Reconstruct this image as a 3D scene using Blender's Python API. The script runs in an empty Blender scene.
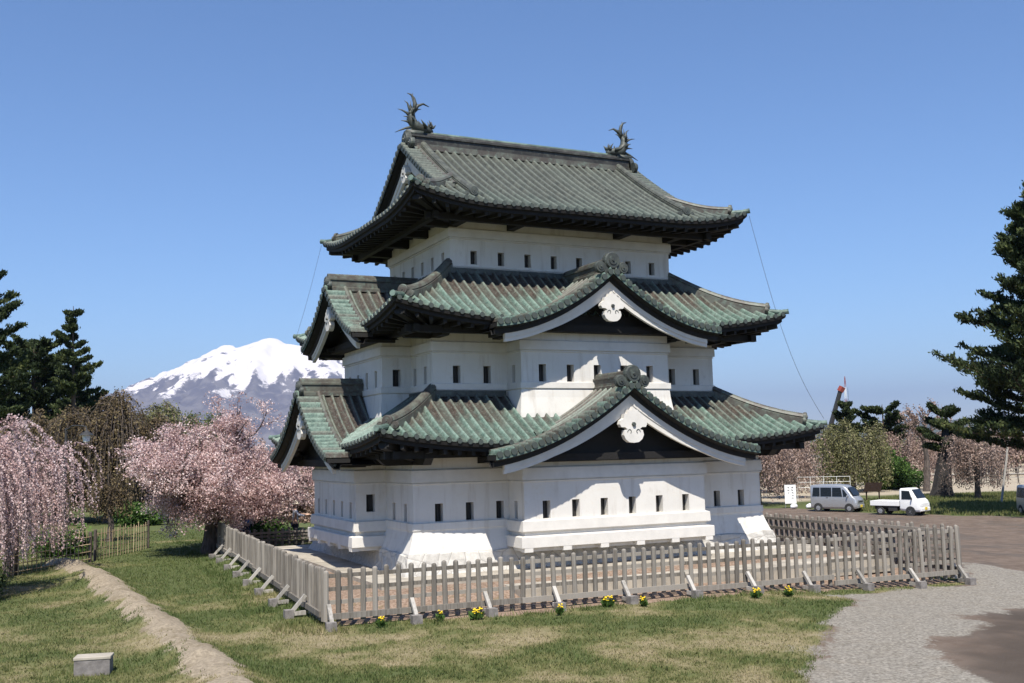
import bpy, bmesh, math, random
import numpy as np
from mathutils import Vector, Matrix
random.seed(7); RNG = np.random.default_rng(11)
rad = math.radians
scene = bpy.context.scene
col = scene.collection

# ------------------------------------------------------------------ camera
F_PX = 1032.4
YAW, PIT, ROL = 0.4477, 0.1036, -0.0226
def cam_axes():
    f = Vector((math.sin(YAW)*math.cos(PIT), math.cos(YAW)*math.cos(PIT), math.sin(PIT)))
    r = Vector((math.cos(YAW), -math.sin(YAW), 0)); u = r.cross(f)
    return r*math.cos(ROL)+u*math.sin(ROL), -r*math.sin(ROL)+u*math.cos(ROL), f
r_, u_, f_ = cam_axes()
cd = bpy.data.cameras.new('camera'); cam = bpy.data.objects.new('camera', cd); col.objects.link(cam)
cam.matrix_world = Matrix(((r_.x, u_.x, -f_.x, -9.77), (r_.y, u_.y, -f_.y, -26.776), (r_.z, u_.z, -f_.z, 4.1225), (0, 0, 0, 1)))
cd.sensor_width = 36; cd.lens = F_PX*36/1024; cd.clip_start = 0.1; cd.clip_end = 60000
scene.camera = cam

# ------------------------------------------------------------------ light
SUN_EL, SUN_AZ = rad(57), rad(180+25)          # azimuth measured from +Y towards +X
S = Vector((math.sin(SUN_AZ)*math.cos(SUN_EL), math.cos(SUN_AZ)*math.cos(SUN_EL), math.sin(SUN_EL)))
w = bpy.data.worlds.new('World'); scene.world = w; w.use_nodes = True
nt = w.node_tree; nt.nodes.clear()
sky = nt.nodes.new('ShaderNodeTexSky'); sky.sky_type = 'NISHITA'; sky.sun_disc = False
sky.sun_elevation = SUN_EL; sky.sun_rotation = SUN_AZ
sky.altitude = 0; sky.air_density = 1.0; sky.dust_density = 0.0; sky.ozone_density = 9
bg = nt.nodes.new('ShaderNodeBackground'); bg.inputs[1].default_value = 0.066
out = nt.nodes.new('ShaderNodeOutputWorld')
nt.links.new(sky.outputs[0], bg.inputs[0]); nt.links.new(bg.outputs[0], out.inputs[0])
sl = bpy.data.lights.new('sun', 'SUN'); sl.energy = 3.15; sl.angle = rad(0.5); sl.color = (1.0, 0.94, 0.84)
so = bpy.data.objects.new('sun', sl); col.objects.link(so)
so.rotation_euler = S.to_track_quat('Z', 'Y').to_euler(); so.location = (0, -40, 60)
scene.view_settings.view_transform = 'Standard'; scene.view_settings.look = 'None'
scene.view_settings.gamma = 1; scene.view_settings.use_curve_mapping = False
scene.view_settings.exposure = 1.31

# ------------------------------------------------------------------ material helpers
class N:
    def __init__(s, name):
        s.m = bpy.data.materials.new(name); s.m.use_nodes = True; s.t = s.m.node_tree
        s.b = s.t.nodes['Principled BSDF']
    def new(s, t, **k):
        n = s.t.nodes.new(t)
        for a, v in k.items(): setattr(n, a, v)
        return n
    def link(s, a, b): s.t.links.new(a, b)
    def coord(s, scale=(1, 1, 1), obj=False):
        if obj: o = s.new('ShaderNodeTexCoord').outputs['Object']
        else: o = s.new('ShaderNodeNewGeometry').outputs['Position']
        mp = s.new('ShaderNodeMapping'); mp.inputs['Scale'].default_value = scale
        s.link(o, mp.inputs[0]); return mp.outputs[0]
    def noise(s, sc, det=4, scale=(1, 1, 1), rough=.6, dist=0, obj=False):
        n = s.new('ShaderNodeTexNoise'); n.inputs['Scale'].default_value = sc; n.inputs['Detail'].default_value = det
        n.inputs['Roughness'].default_value = rough; n.inputs['Distortion'].default_value = dist
        s.link(s.coord(scale, obj), n.inputs['Vector']); return n.outputs['Fac']
    def ramp(s, fac, stops):
        r = s.new('ShaderNodeValToRGB'); e = r.color_ramp.elements
        while len(e) < len(stops): e.new(.5)
        for i, (p, c) in enumerate(stops):
            e[i].position = p; e[i].color = (*c, 1) if len(c) == 3 else c
        s.link(fac, r.inputs[0]); return r.outputs[0]
    def step(s, fac, a, b):
        m = s.new('ShaderNodeMapRange'); m.inputs[1].default_value = a; m.inputs[2].default_value = b
        m.interpolation_type = 'SMOOTHSTEP'; s.link(fac, m.inputs[0]); return m.outputs[0]
    def mix(s, fac, a, b, mode='MIX'):
        m = s.new('ShaderNodeMix', data_type='RGBA', blend_type=mode)
        if isinstance(fac, (int, float)): m.inputs[0].default_value = fac
        else: s.link(fac, m.inputs[0])
        for i, v in ((6, a), (7, b)):
            if isinstance(v, tuple): m.inputs[i].default_value = (*v, 1)
            else: s.link(v, m.inputs[i])
        return m.outputs[2]
    def math(s, op, a, b=None):
        m = s.new('ShaderNodeMath', operation=op)
        for i, v in ((0, a), (1, b)):
            if v is None: continue
            if isinstance(v, (int, float)): m.inputs[i].default_value = v
            else: s.link(v, m.inputs[i])
        return m.outputs[0]
    def attr(s, name='c'):
        a = s.new('ShaderNodeAttribute', attribute_name=name); sp = s.new('ShaderNodeSeparateColor')
        s.link(a.outputs['Color'], sp.inputs[0]); return sp.outputs
    def bump(s, h, strength=.4, dist=.02):
        b = s.new('ShaderNodeBump'); b.inputs['Strength'].default_value = strength; b.inputs['Distance'].default_value = dist
        s.link(h, b.inputs['Height']); s.link(b.outputs[0], s.b.inputs['Normal'])
    def fin(s, color=None, rough=.8, metal=0, spec=None):
        if color is not None:
            if isinstance(color, tuple): s.b.inputs['Base Color'].default_value = (*color, 1)
            else: s.link(color, s.b.inputs['Base Color'])
        if isinstance(rough, (int, float)): s.b.inputs['Roughness'].default_value = rough
        else: s.link(rough, s.b.inputs['Roughness'])
        s.b.inputs['Metallic'].default_value = metal
        if spec is not None: s.b.inputs['Specular IOR Level'].default_value = spec
        return s.m
M = {}
def simple(name, c, rough=.7, metal=0, var=.15, sc=6, bump=0, spec=None):
    n = N(name); f = n.noise(sc, 5)
    a = tuple(max(0, x*(1-var)) for x in c); b = tuple(min(1, x*(1+var)) for x in c)
    if bump: n.bump(n.noise(sc*6, 4), bump, .01)
    M[name] = n.fin(n.ramp(f, [(.3, a), (.7, b)]), rough, metal, spec); return M[name]

def mk_plaster():
    n = N('plaster')
    big = n.noise(.7, 5); streak = n.noise(1.2, 5, (3.2, 3.2, .35)); fine = n.noise(9, 5)
    c = n.ramp(big, [(.3, (.60, .58, .54)), (.7, (.68, .66, .62))])
    c = n.mix(n.math('MULTIPLY', n.step(streak, .50, .72), .55), c, (.43, .385, .33))
    c = n.mix(n.math('MULTIPLY', n.step(n.noise(2.6, 6, (1, 1, .6), rough=.75), .58, .72), .35), c, (.40, .36, .31))
    c = n.mix(n.math('MULTIPLY', n.step(fine, .56, .78), .32), c, (.56, .48, .38)); c = n.mix(n.math('MULTIPLY', n.step(n.noise(1.5, 7, (1, 1, 1.6), rough=.8, dist=.8), .55, .68), .30), c, (.60, .52, .41))
    n.bump(n.noise(14, 5), .25, .01)
    M['plaster'] = n.fin(c, .85)
mk_plaster()
simple('plaster_trim', (.63, .605, .56), .85, var=.08, sc=2.5, bump=.2)
def mk_roof(name, lo1, lo2, hi1, hi2, edge, width, kv=.30, kr=.15):
    n = N(name); a = n.attr(); d, rnd = a[0], a[1]      # R: metres up from the eave /10, G: per-roll value, B: roll height
    dm = n.math('MULTIPLY', d, 10.0)
    nn = n.noise(1.1, 5); n2 = n.noise(5, 6, rough=.75); n3 = n.noise(.8, 3)
    v = n.math('ADD', dm, n.math('MULTIPLY', n.math('SUBTRACT', nn, .5), 1.9))
    v = n.math('ADD', v, n.math('MULTIPLY', n.math('SUBTRACT', rnd, .5), 1.1))
    m = n.step(v, edge-width, edge+width)
    lo = n.mix(n.step(n2, .35, .7), lo1, lo2); hi = n.mix(n.step(n2, .35, .7), hi1, hi2)
    c = n.mix(m, lo, hi)
    c = n.mix(n.math('MULTIPLY', n.step(rnd, .55, 1.0), .35), c, lo2)
    # highlights on the roll tops and shade in the channels, put into the colour
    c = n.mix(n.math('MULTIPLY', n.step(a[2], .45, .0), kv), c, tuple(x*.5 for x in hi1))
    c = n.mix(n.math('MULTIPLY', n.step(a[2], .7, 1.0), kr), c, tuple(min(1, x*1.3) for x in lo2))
    c = n.mix(n.math('MULTIPLY', n.step(n3, .5, .75), .35), c, tuple(x*.6 for x in hi1))
    g9 = n.noise(16, 4, rough=.8); c = n.mix(n.math('MULTIPLY', n.step(g9, .48, .62), .38), c, tuple(x*.6 for x in hi1)); c = n.mix(n.math('MULTIPLY', n.step(g9, .47, .38), .22), c, tuple(min(1, x*1.3) for x in lo2))
    fr = n.math('FRACT', n.math('DIVIDE', dm, .33))
    j = n.math('LESS_THAN', fr, .13)
    c = n.mix(n.math('MULTIPLY', j, .16), c, tuple(x*.55 for x in hi1))
    c = n.mix(n.math('LESS_THAN', dm, -.2), c, (.05, .062, .055))
    n.bump(n.math('ADD', n.math('MULTIPLY', fr, .3), n.math('MULTIPLY', n2, .5)), .4, .015)
    M[name] = n.fin(c, n.math('ADD', n.math('MULTIPLY', n2, .3), .42), 0.0)
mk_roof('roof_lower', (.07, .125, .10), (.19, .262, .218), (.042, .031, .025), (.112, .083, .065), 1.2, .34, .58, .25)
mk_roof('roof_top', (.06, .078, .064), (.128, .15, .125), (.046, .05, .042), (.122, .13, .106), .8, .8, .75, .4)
def mk_copper(name, c1, c2, c3):
    n = N(name); f = n.noise(2.2, 6, rough=.7); g = n.noise(7, 5)
    c = n.mix(n.step(f, .42, .6), c1, c2); c = n.mix(n.math('MULTIPLY', n.step(g, .5, .72), .6), c, c3)
    n.bump(g, .4, .02); M[name] = n.fin(c, .55)
mk_copper('copper_green', (.07, .11, .09), (.14, .205, .172), (.055, .06, .052))
mk_copper('copper_ridge', (.065, .056, .047), (.105, .11, .09), (.15, .21, .175))
mk_copper('ridge_dark', (.018, .017, .015), (.04, .038, .033), (.085, .10, .085))
mk_copper('copper_dark', (.035, .04, .036), (.06, .068, .06), (.10, .125, .105))
simple('black_wood', (.006, .0055, .005), .75, var=.4, sc=4, bump=.3)
simple('soffit_wood', (.007, .006, .0055), .8, var=.4, sc=3, bump=.3)
simple('window_dark', (.02, .018, .016), .6, var=.3)
def mk_stone():
    n = N('base_stone'); v = n.new('ShaderNodeTexVoronoi', feature='DISTANCE_TO_EDGE'); v.inputs['Scale'].default_value = 1.7
    n.link(n.coord((1, 1, 1.5)), v.inputs['Vector'])
    v2 = n.new('ShaderNodeTexVoronoi'); v2.inputs['Scale'].default_value = 1.7; n.link(n.coord((1, 1, 1.5)), v2.inputs['Vector'])
    c = n.mix(n.step(n.noise(6, 6, rough=.7), .35, .7), (.44, .42, .385), (.56, .54, .50))
    bw = n.new('ShaderNodeRGBToBW'); n.link(v2.outputs['Color'], bw.inputs[0])
    c = n.mix(.25, c, bw.outputs[0], 'SOFT_LIGHT')
    c = n.mix(n.step(v.outputs['Distance'], .03, .0), c, (.30, .285, .26))
    n.bump(n.math('ADD', n.step(v.outputs['Distance'], 0, .12), n.noise(12, 5)), .35, .025)
    M['base_stone'] = n.fin(c, .9)
mk_stone()
simple('concrete', (.36, .325, .27), .9, var=.3, sc=1.6, bump=.4)
def mk_wood(name, c1, c2):
    n = N(name); f = n.noise(3, 6, (6, 6, .5), obj=False); g = n.noise(1.1, 3)
    oi = n.new('ShaderNodeObjectInfo')
    c = n.mix(n.step(f, .35, .68), c1, c2); c = n.mix(n.math('MULTIPLY', n.step(g, .45, .7), .35), c, tuple(x*.6 for x in c1))
    c = n.mix(n.math('MULTIPLY', n.step(oi.outputs['Random'], .35, 1.0), .75), c, tuple(min(1, x*1.35) for x in c2)); c = n.mix(n.math('MULTIPLY', n.step(oi.outputs['Random'], .3, 0), .5), c, tuple(x*.75 for x in c1))
    n.bump(f, .5, .01); M[name] = n.fin(c, .88)
mk_wood('fence_wood', (.125, .11, .092), (.225, .205, .178))
mk_wood('fence_pale', (.22, .205, .18), (.36, .34, .31))
mk_wood('bamboo', (.24, .18, .105), (.40, .32, .20))
simple('block_concrete', (.18, .165, .155), .95, var=.35, sc=8, bump=.5)
def mk_bark(name, c1, c2):
    n = N(name); f = n.noise(4, 6, (3, 3, .7), rough=.75); n.bump(f, .9, .05); M[name] = n.fin(n.mix(n.step(f, .35, .65), c1, c2), .95)
mk_bark('bark', (.045, .035, .03), (.13, .105, .09))
mk_bark('bark_shaded', (.014, .012, .011), (.05, .044, .04))  # darker bark copy, with shade put into the colour of the thick pine trunk
mk_bark('bark_pine', (.06, .04, .03), (.16, .11, .08))
def mk_leaf(name, dark, mid, light, trans=0.25, rough=.7):
    n = N(name); a = n.attr()
    c = n.ramp(a[0], [(0, dark), (.5, mid), (1, light)])
    n.fin(c, rough, spec=.2)
    tr = n.new('ShaderNodeBsdfTranslucent'); n.link(c, tr.inputs[0])
    mx = n.new('ShaderNodeMixShader'); mx.inputs[0].default_value = trans
    o = n.t.nodes['Material Output']; n.link(n.b.outputs[0], mx.inputs[1]); n.link(tr.outputs[0], mx.inputs[2]); n.link(mx.outputs[0], o.inputs[0])
    M[name] = n.m
mk_leaf('blossom_pink', (.26, .15, .13), (.66, .48, .465), (.88, .76, .74), .4)
mk_leaf('blossom_weeping', (.27, .165, .15), (.62, .455, .445), (.84, .715, .705), .4)
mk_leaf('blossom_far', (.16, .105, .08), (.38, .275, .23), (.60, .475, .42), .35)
mk_leaf('bud_brown', (.05, .036, .022), (.125, .092, .052), (.21, .17, .085), .2)
mk_leaf('bud_olive', (.06, .065, .025), (.145, .145, .06), (.31, .29, .16), .2)
mk_leaf('leaf_green', (.03, .06, .015), (.07, .13, .03), (.13, .21, .05), .3)
mk_leaf('poplar', (.06, .075, .03), (.13, .15, .06), (.20, .23, .10), .3)
mk_leaf('needles', (.016, .026, .012), (.048, .070, .026), (.135, .155, .055), .3)
mk_leaf('grass_blades', (.085, .12, .036), (.185, .185, .072), (.35, .295, .175), .3)
mk_leaf('dandelion_yellow', (.65, .45, .02), (.80, .58, .03), (.85, .66, .05), .1)
simple('car_silver', (.42, .43, .44), .3, .55, var=.03, spec=.6)
simple('car_white', (.78, .78, .77), .3, 0, var=.03, spec=.6)
simple('glass_dark', (.01, .012, .013), .18, 0, var=.1, spec=.35)
simple('tyre', (.02, .02, .02), .85, var=.2)
simple('rim', (.40, .41, .42), .4, .6, var=.1)
simple('black_plastic', (.03, .03, .03), .6, var=.2)
simple('lamp_glass', (.75, .77, .78), .15, var=.05)
simple('plate_yellow', (.75, .55, .04), .5, var=.05)
simple('sign_white', (.78, .78, .76), .6, var=.06)
simple('sign_ink', (.06, .06, .07), .7, var=.1)
simple('sign_brown', (.022, .015, .012), .95, var=.2, spec=.05)
simple('red_paint', (.25, .05, .035), .5, var=.1)
simple('steel_wire', (.10, .10, .10), .5, .5, var=.1)
simple('skin', (.55, .36, .27), .6, var=.05)
simple('blue_cloth', (.10, .20, .48), .85, var=.15)
simple('white_cloth', (.72, .74, .78), .85, var=.08)
simple('navy_cloth', (.03, .035, .06), .9, var=.2)
simple('straw_hat', (.72, .66, .52), .9, var=.1)

# ------------------------------------------------------------------ mesh helpers
ORG = {}
class MB:
    def __init__(s): s.v = []; s.f = []; s.c = []; s.cc = (0.5, 0.5, 0.5)
    def add(s, vs, fs, cs=None):
        o = len(s.v); s.v += [tuple(p) for p in vs]; s.f += [tuple(i+o for i in q) for q in fs]
        s.c += (cs if cs else [s.cc]*len(vs))
    def box(s, x0, x1, y0, y1, z0, z1):
        s.add([(x, y, z) for z in (z0, z1) for y in (y0, y1) for x in (x0, x1)],
              [(0, 2, 3, 1), (4, 5, 7, 6), (0, 1, 5, 4), (2, 6, 7, 3), (0, 4, 6, 2), (1, 3, 7, 5)])
    def bar(s, a, b, wd, ht, up=(0, 0, 1), taper=1):
        a = Vector(a); b = Vector(b); t = (b-a).normalized(); up = Vector(up); r = t.cross(up)
        if r.length < 1e-4: r = t.cross(Vector((0, 1, 0)))
        r.normalize(); u = r.cross(t)
        vs = []
        for P, k in ((a, 1), (b, taper)):
            for sr, su in ((-1, -1), (1, -1), (1, 1), (-1, 1)): vs.append(P+r*sr*wd/2*k+u*su*ht/2*k)
        s.add(vs, [(0, 3, 2, 1), (4, 5, 6, 7), (0, 1, 5, 4), (1, 2, 6, 5), (2, 3, 7, 6), (3, 0, 4, 7)])
    def tube(s, path, rs, n=8, cap=True):
        path = [Vector(p) for p in path]
        if isinstance(rs, (int, float)): rs = [rs]*len(path)
        vs = []; fs = []; ref = None
        for i, p in enumerate(path):
            t = (path[min(i+1, len(path)-1)]-path[max(i-1, 0)]).normalized()
            if ref is None:
                ref = t.cross(Vector((0, 0, 1)));
                if ref.length < .05: ref = t.cross(Vector((0, 1, 0)))
            ref = (ref - t*ref.dot(t)); ref.normalize(); b = t.cross(ref)
            for k in range(n):
                an = 2*math.pi*k/n; vs.append(p+(ref*math.cos(an)+b*math.sin(an))*rs[i])
        for i in range(len(path)-1):
            for k in range(n):
                k2 = (k+1) % n; fs.append((i*n+k, i*n+k2, (i+1)*n+k2, (i+1)*n+k))
        if cap: fs.append(tuple(range(n-1, -1, -1))); fs.append(tuple((len(path)-1)*n+k for k in range(n)))
        s.add(vs, fs)
    def disc(s, c, d, r, th, n=12):
        c = Vector(c); d = Vector(d).normalized(); s.tube([c, c+d*th], [r, r], n)
    def sweep(s, path, sec, closed=True, up=(0, 0, 1), caps=True, scale=None):
        """sec: list of (right, up) offsets; right = horizontal right of the travel direction"""
        path = [Vector(p) for p in path]; n = len(sec); vs = []; fs = []; up = Vector(up)
        for i, p in enumerate(path):
            t = (path[min(i+1, len(path)-1)]-path[max(i-1, 0)]); r = t.cross(up); r.normalize()
            k = scale[i] if scale else 1
            for a, b in sec: vs.append(p+r*a*k+up*b*k)
        m = n if closed else n-1
        for i in range(len(path)-1):
            for k in range(m):
                k2 = (k+1) % n; fs.append((i*n+k, i*n+k2, (i+1)*n+k2, (i+1)*n+k))
        if caps and closed: fs.append(tuple(range(n-1, -1, -1))); fs.append(tuple((len(path)-1)*n+k for k in range(n)))
        s.add(vs, fs)
    def poly(s, pts, ext):
        """extrude polygon (3d points) by vector ext"""
        n = len(pts); e = Vector(ext); vs = [Vector(p) for p in pts]+[Vector(p)+e for p in pts]
        s.add(vs, [tuple(range(n)), tuple(range(2*n-1, n-1, -1))]+[(i, i+n, (i+1) % n+n, (i+1) % n) for i in range(n)])
    def grid(s, rows, cols=None):
        """rows: list of equally long lists of points"""
        m = len(rows[0]); vs = [p for r in rows for p in r]; fs = []
        for i in range(len(rows)-1):
            for j in range(m-1): fs.append((i*m+j, i*m+j+1, (i+1)*m+j+1, (i+1)*m+j))
        s.add(vs, fs, [c for r in cols for c in r] if cols else None)
    def build(s, name, mat, parent=None, smooth=False, color=False, auto=None):
        me = bpy.data.meshes.new(name); ox = Vector((0, 0, 0))
        if parent is not None: ox = ORG.get(parent.name, Vector((0, 0, 0)))
        me.from_pydata([tuple(Vector(p)-ox) for p in s.v], [], s.f); me.materials.append(mat)
        if color:
            ca = me.color_attributes.new('c', 'FLOAT_COLOR', 'POINT')
            arr = np.ones((len(s.v), 4), 'f'); arr[:, :3] = np.array(s.c, 'f').reshape(-1, 3); ca.data.foreach_set('color', arr.ravel())
        if smooth: me.polygons.foreach_set('use_smooth', [True]*len(me.polygons))
        o = bpy.data.objects.new(name, me); col.objects.link(o)
        if parent is not None: o.parent = parent; ORG[o.name] = ox
        return o
def np_mesh(name, V, Q, mat, parent=None, colr=None, org=(0, 0, 0)):
    """V (n,3), Q (m,k) faces of equal size"""
    me = bpy.data.meshes.new(name); V = np.asarray(V, 'f')-np.array(org, 'f'); m, k = Q.shape
    me.vertices.add(len(V)); me.vertices.foreach_set('co', V.ravel())
    me.loops.add(m*k); me.loops.foreach_set('vertex_index', Q.ravel().astype('i'))
    me.polygons.add(m); me.polygons.foreach_set('loop_start', (np.arange(m)*k).astype('i')); me.polygons.foreach_set('loop_total', np.full(m, k, 'i'))
    me.update(calc_edges=True)
    if colr is not None:
        ca = me.color_attributes.new('c', 'FLOAT_COLOR', 'POINT'); arr = np.ones((len(V), 4), 'f'); arr[:, :colr.shape[1]] = colr
        ca.data.foreach_set('color', arr.ravel())
    me.materials.append(mat); o = bpy.data.objects.new(name, me); col.objects.link(o)
    if parent is not None: o.parent = parent
    return o
def tag(o, label=None, cat=None, group=None, kind=None):
    if label: o['label'] = label
    if cat: o['category'] = cat
    if group: o['group'] = group
    if kind: o['kind'] = kind
    return o
def thing(name, label, cat, loc=(0, 0, 0), group=None):
    o = bpy.data.objects.new(name, None); col.objects.link(o); o.location = loc; o.empty_display_size = .3
    ORG[o.name] = Vector(loc); return tag(o, label, cat, group)
def inst(src, parent, loc, rotz=0, scale=(1, 1, 1)):
    c = src.copy(); col.objects.link(c); c.parent = parent; c.location = loc; c.rotation_euler = (0, 0, rotz); c.scale = scale; return c
def copy_tree(o, parent=None):
    kids = list(o.children); c = o.copy(); col.objects.link(c); c.parent = parent
    for ch in kids: copy_tree(ch, c)
    return c

# ------------------------------------------------------------------ noise (numpy)
_P = RNG.random((256, 256))
def vnoise(x, y):
    xi = np.floor(x).astype(int); yi = np.floor(y).astype(int); fx = x-xi; fy = y-yi
    fx = fx*fx*(3-2*fx); fy = fy*fy*(3-2*fy); g = lambda a, b: _P[a % 256, b % 256]
    return (g(xi, yi)*(1-fx)+g(xi+1, yi)*fx)*(1-fy)+(g(xi, yi+1)*(1-fx)+g(xi+1, yi+1)*fx)*fy
def fbm(x, y, o=4, g=.5):
    s = 0; a = 1; t = 0
    for k in range(o): s = s+a*vnoise(x*2**k+k*17.3, y*2**k+k*9.1); t += a; a *= g
    return s/t
def sstep(a, b, t):
    k = np.clip((t-a)/(b-a), 0, 1); return k*k*(3-2*k)
def seg_dist(x, y, pts):
    best = np.full(np.shape(x), 1e9)
    for (ax, ay), (bx, by) in zip(pts[:-1], pts[1:]):
        dx, dy = bx-ax, by-ay; t = np.clip(((x-ax)*dx+(y-ay)*dy)/(dx*dx+dy*dy), 0, 1)
        best = np.minimum(best, np.hypot(x-ax-t*dx, y-ay-t*dy))
    return best
def poly_sd(x, y, pts):
    d = seg_dist(x, y, pts+[pts[0]]); ins = np.zeros(np.shape(x), bool)
    for (ax, ay), (bx, by) in zip(pts, pts[1:]+[pts[0]]):
        c = ((ay > y) != (by > y)); xx = (bx-ax)*(y-ay)/((by-ay) if abs(by-ay) > 1e-9 else 1e-9)+ax
        ins ^= (c & (x < xx))
    return np.where(ins, d, -d)

# ------------------------------------------------------------------ ground
BERM = [(-8.3, 14.2), (-7.9, 12.0), (-7.5, 8.4), (-7.25, 4.5), (-7.0, 0.5), (-6.75, -4.5), (-6.65, -8.6), (-6.6, -14)]
def H(x, y):
    x = np.asarray(x, float); y = np.asarray(y, float)
    h = .35-.35*sstep(5, 15, x)-.8*sstep(15, 40, x)
    dxm = np.maximum(np.maximum(-1.7-x, x-13.6), 0); dym = np.maximum(np.maximum(-1.7-y, y-11), 0)
    h = h+(.70-h)*(1-sstep(.2, 2.3, np.hypot(dxm, dym)))
    bd = seg_dist(x, y, BERM); h = h+.30*np.exp(-(bd/.55)**2)*(.55+.9*fbm(x*1.8, y*1.8, 4))
    h = h+.07*(fbm(x*.45+5, y*.45, 3)-.5)*sstep(15, 12, np.abs(x-2))
    return h
GRAVEL = [(1.3, -13.8), (3.6, -11.4), (6.1, -9.2), (8.9, -6.9), (9.2, -5.9), (12.5, -5.4), (15.6, -5.2), (17.3, -2.4), (19.8, -1.2), (19.0, -3.3), (18.8, -5.2), (15.2, -7.6),
          (12.2, -9.0), (9.4, -9.9), (9.0, -10.6), (7.7, -11.3), (7.0, -12.0), (6.3, -11.9), (5.4, -12.4), (4.2, -14.5), (1.0, -22), (-1, -22), (0, -17)]
ROAD = [(-2, -30), (1.4, -22), (1.3, -13.8), (3.6, -11.4), (6.1, -9.2), (8.9, -6.9), (9.2, -5.9), (15.4, -5.2), (15.6, 14), (18, 33), (40, 41), (43.3, 34), (43.8, 25), (45.4, 21.5), (47.3, 18.0), (80, 2), (140, -30), (60, -60)]
SOIL = [(-3.4, -4.2), (-2, -4.5), (1.5, -5.05), (6.5, -5.2), (9.2, -5.2), (14.5, -5.1), (15.2, -5.0), (15.4, 15), (-2.5, 15)]
FIELD = [(47, 41), (52.5, 42.5), (57.5, 46.5), (62, 43), (73, 41), (95, 30), (160, 60), (200, 160), (60, 140)]
def masks(x, y):
    n1 = fbm(x*.9, y*.9, 4); n2 = fbm(x*3.1+9, y*3.1, 3)
    dry = fbm(x*.55+3.3, y*.60+7.7, 6, .66)*.85+n2*.15
    dry = sstep(.30, .74, dry-.05+.05*(sstep(-1, -7, y))-.16*sstep(-3, 8, y)*sstep(-7.5, -6, x)-.22*np.exp(-(((x-6.6)/1.8)**2+((y+7.6)/1.5)**2)))
    wob = (n1-.5)*1.8+(n2-.5)*1.1
    grav = sstep(-.7, .7, poly_sd(x, y, GRAVEL)+wob*.75)
    road = sstep(-.3, .35, poly_sd(x, y, ROAD)+wob*.22)
    soil = sstep(-.15, .35, poly_sd(x, y, SOIL)+wob*.5)
    dirt = sstep(.66, .12, seg_dist(x, y, BERM)+wob*.42)
    field = sstep(-1, 1.5, poly_sd(x, y, FIELD)+wob)
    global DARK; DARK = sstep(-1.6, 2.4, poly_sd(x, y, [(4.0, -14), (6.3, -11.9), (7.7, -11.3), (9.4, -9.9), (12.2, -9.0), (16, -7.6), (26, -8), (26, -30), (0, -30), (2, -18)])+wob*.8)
    return dry, grav, road, soil, dirt, field
def axis(lo, hi, step, far, g=1.07):
    a = list(np.arange(lo, hi+1e-6, step)); s = step; x = hi
    while x < far: s *= g; x += s; a.append(x)
    s = step; x = lo
    while x > -far: s *= g; x -= s; a.insert(0, x)
    return np.array(a)
gx = axis(-14, 22, .16, 26000); gy = axis(-16, 26, .17, 26000)
X, Y = np.meshgrid(gx, gy); Z = H(X, Y)
fade = sstep(900, 200, np.hypot(X, Y)); Z = Z*fade-.8*(1-fade)
nx, ny = len(gx), len(gy); ii = np.arange(nx*ny).reshape(ny, nx)
Q = np.stack([ii[:-1, :-1], ii[:-1, 1:], ii[1:, 1:], ii[1:, :-1]], -1).reshape(-1, 4)
mk = masks(X, Y); V = np.stack([X, Y, Z], -1).reshape(-1, 3)
def mk_ground():
    n = N('ground'); a = n.attr('c'); b = n.attr('c2')
    g1 = n.noise(1.7, 6, rough=.7); g2 = n.noise(14, 5, rough=.7); g3 = n.noise(40, 3)
    dry = n.math('ADD', a[0], n.math('MULTIPLY', n.math('SUBTRACT', g2, .5), .9))
    lawn = n.ramp(dry, [(.05, (.075, .098, .034)), (.4, (.135, .138, .056)), (.7, (.21, .182, .098)), (1, (.30, .248, .16))])
    lawn = n.mix(n.math('MULTIPLY', n.step(g3, .35, .7), .4), lawn, (.14, .13, .065), 'MIX')
    def th(s, k=.8): return n.step(n.math('ADD', s, n.math('MULTIPLY', n.math('SUBTRACT', g2, .5), k)), .35, .65)
    road = n.mix(n.step(g1, .35, .7), (.115, .085, .066), (.18, .14, .112)); road = n.mix(n.math('MULTIPLY', n.step(g3, .5, .75), .5), road, (.20, .17, .145))
    far = n.step(n.noise(.35, 4), .5, .62); road = n.mix(n.math('MULTIPLY', far, .5), road, (.085, .076, .068))
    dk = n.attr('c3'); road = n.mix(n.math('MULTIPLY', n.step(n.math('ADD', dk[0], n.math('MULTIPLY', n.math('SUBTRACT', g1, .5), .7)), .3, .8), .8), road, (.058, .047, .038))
    c = n.mix(th(a[2]), lawn, road)
    v = n.new('ShaderNodeTexVoronoi'); v.inputs['Scale'].default_value = 22; n.link(n.coord(), v.inputs['Vector'])
    grav = n.mix(n.step(g2, .3, .7), (.175, .158, .133), (.275, .255, .22)); grav = n.mix(n.math('MULTIPLY', n.step(g1, .45, .7), .4), grav, (.22, .19, .15)); bw = n.new('ShaderNodeRGBToBW'); n.link(v.outputs['Color'], bw.inputs[0]); grav = n.mix(.5, grav, bw.outputs[0], 'SOFT_LIGHT')
    c = n.mix(th(a[1]), c, grav)
    soil = n.mix(n.step(g2, .35, .65), (.17, .115, .08), (.33, .245, .19)); soil = n.mix(n.step(g1, .55, .75), soil, (.14, .13, .055))
    c = n.mix(th(b[0]), c, soil)
    sand = n.mix(n.step(g2, .3, .7), (.20, .165, .12), (.345, .29, .215)); sand = n.mix(n.math('MULTIPLY', n.step(g1, .5, .65), .6), sand, (.15, .12, .07)); c = n.mix(th(b[1], .8), c, sand)
    c = n.mix(b[2], c, (.36, .31, .235))
    n.bump(n.math('ADD', g2, n.math('MULTIPLY', g3, .6)), .55, .05)
    M['ground'] = n.fin(c, .95, spec=.15)
mk_ground()
dark_ = DARK.copy()
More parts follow.
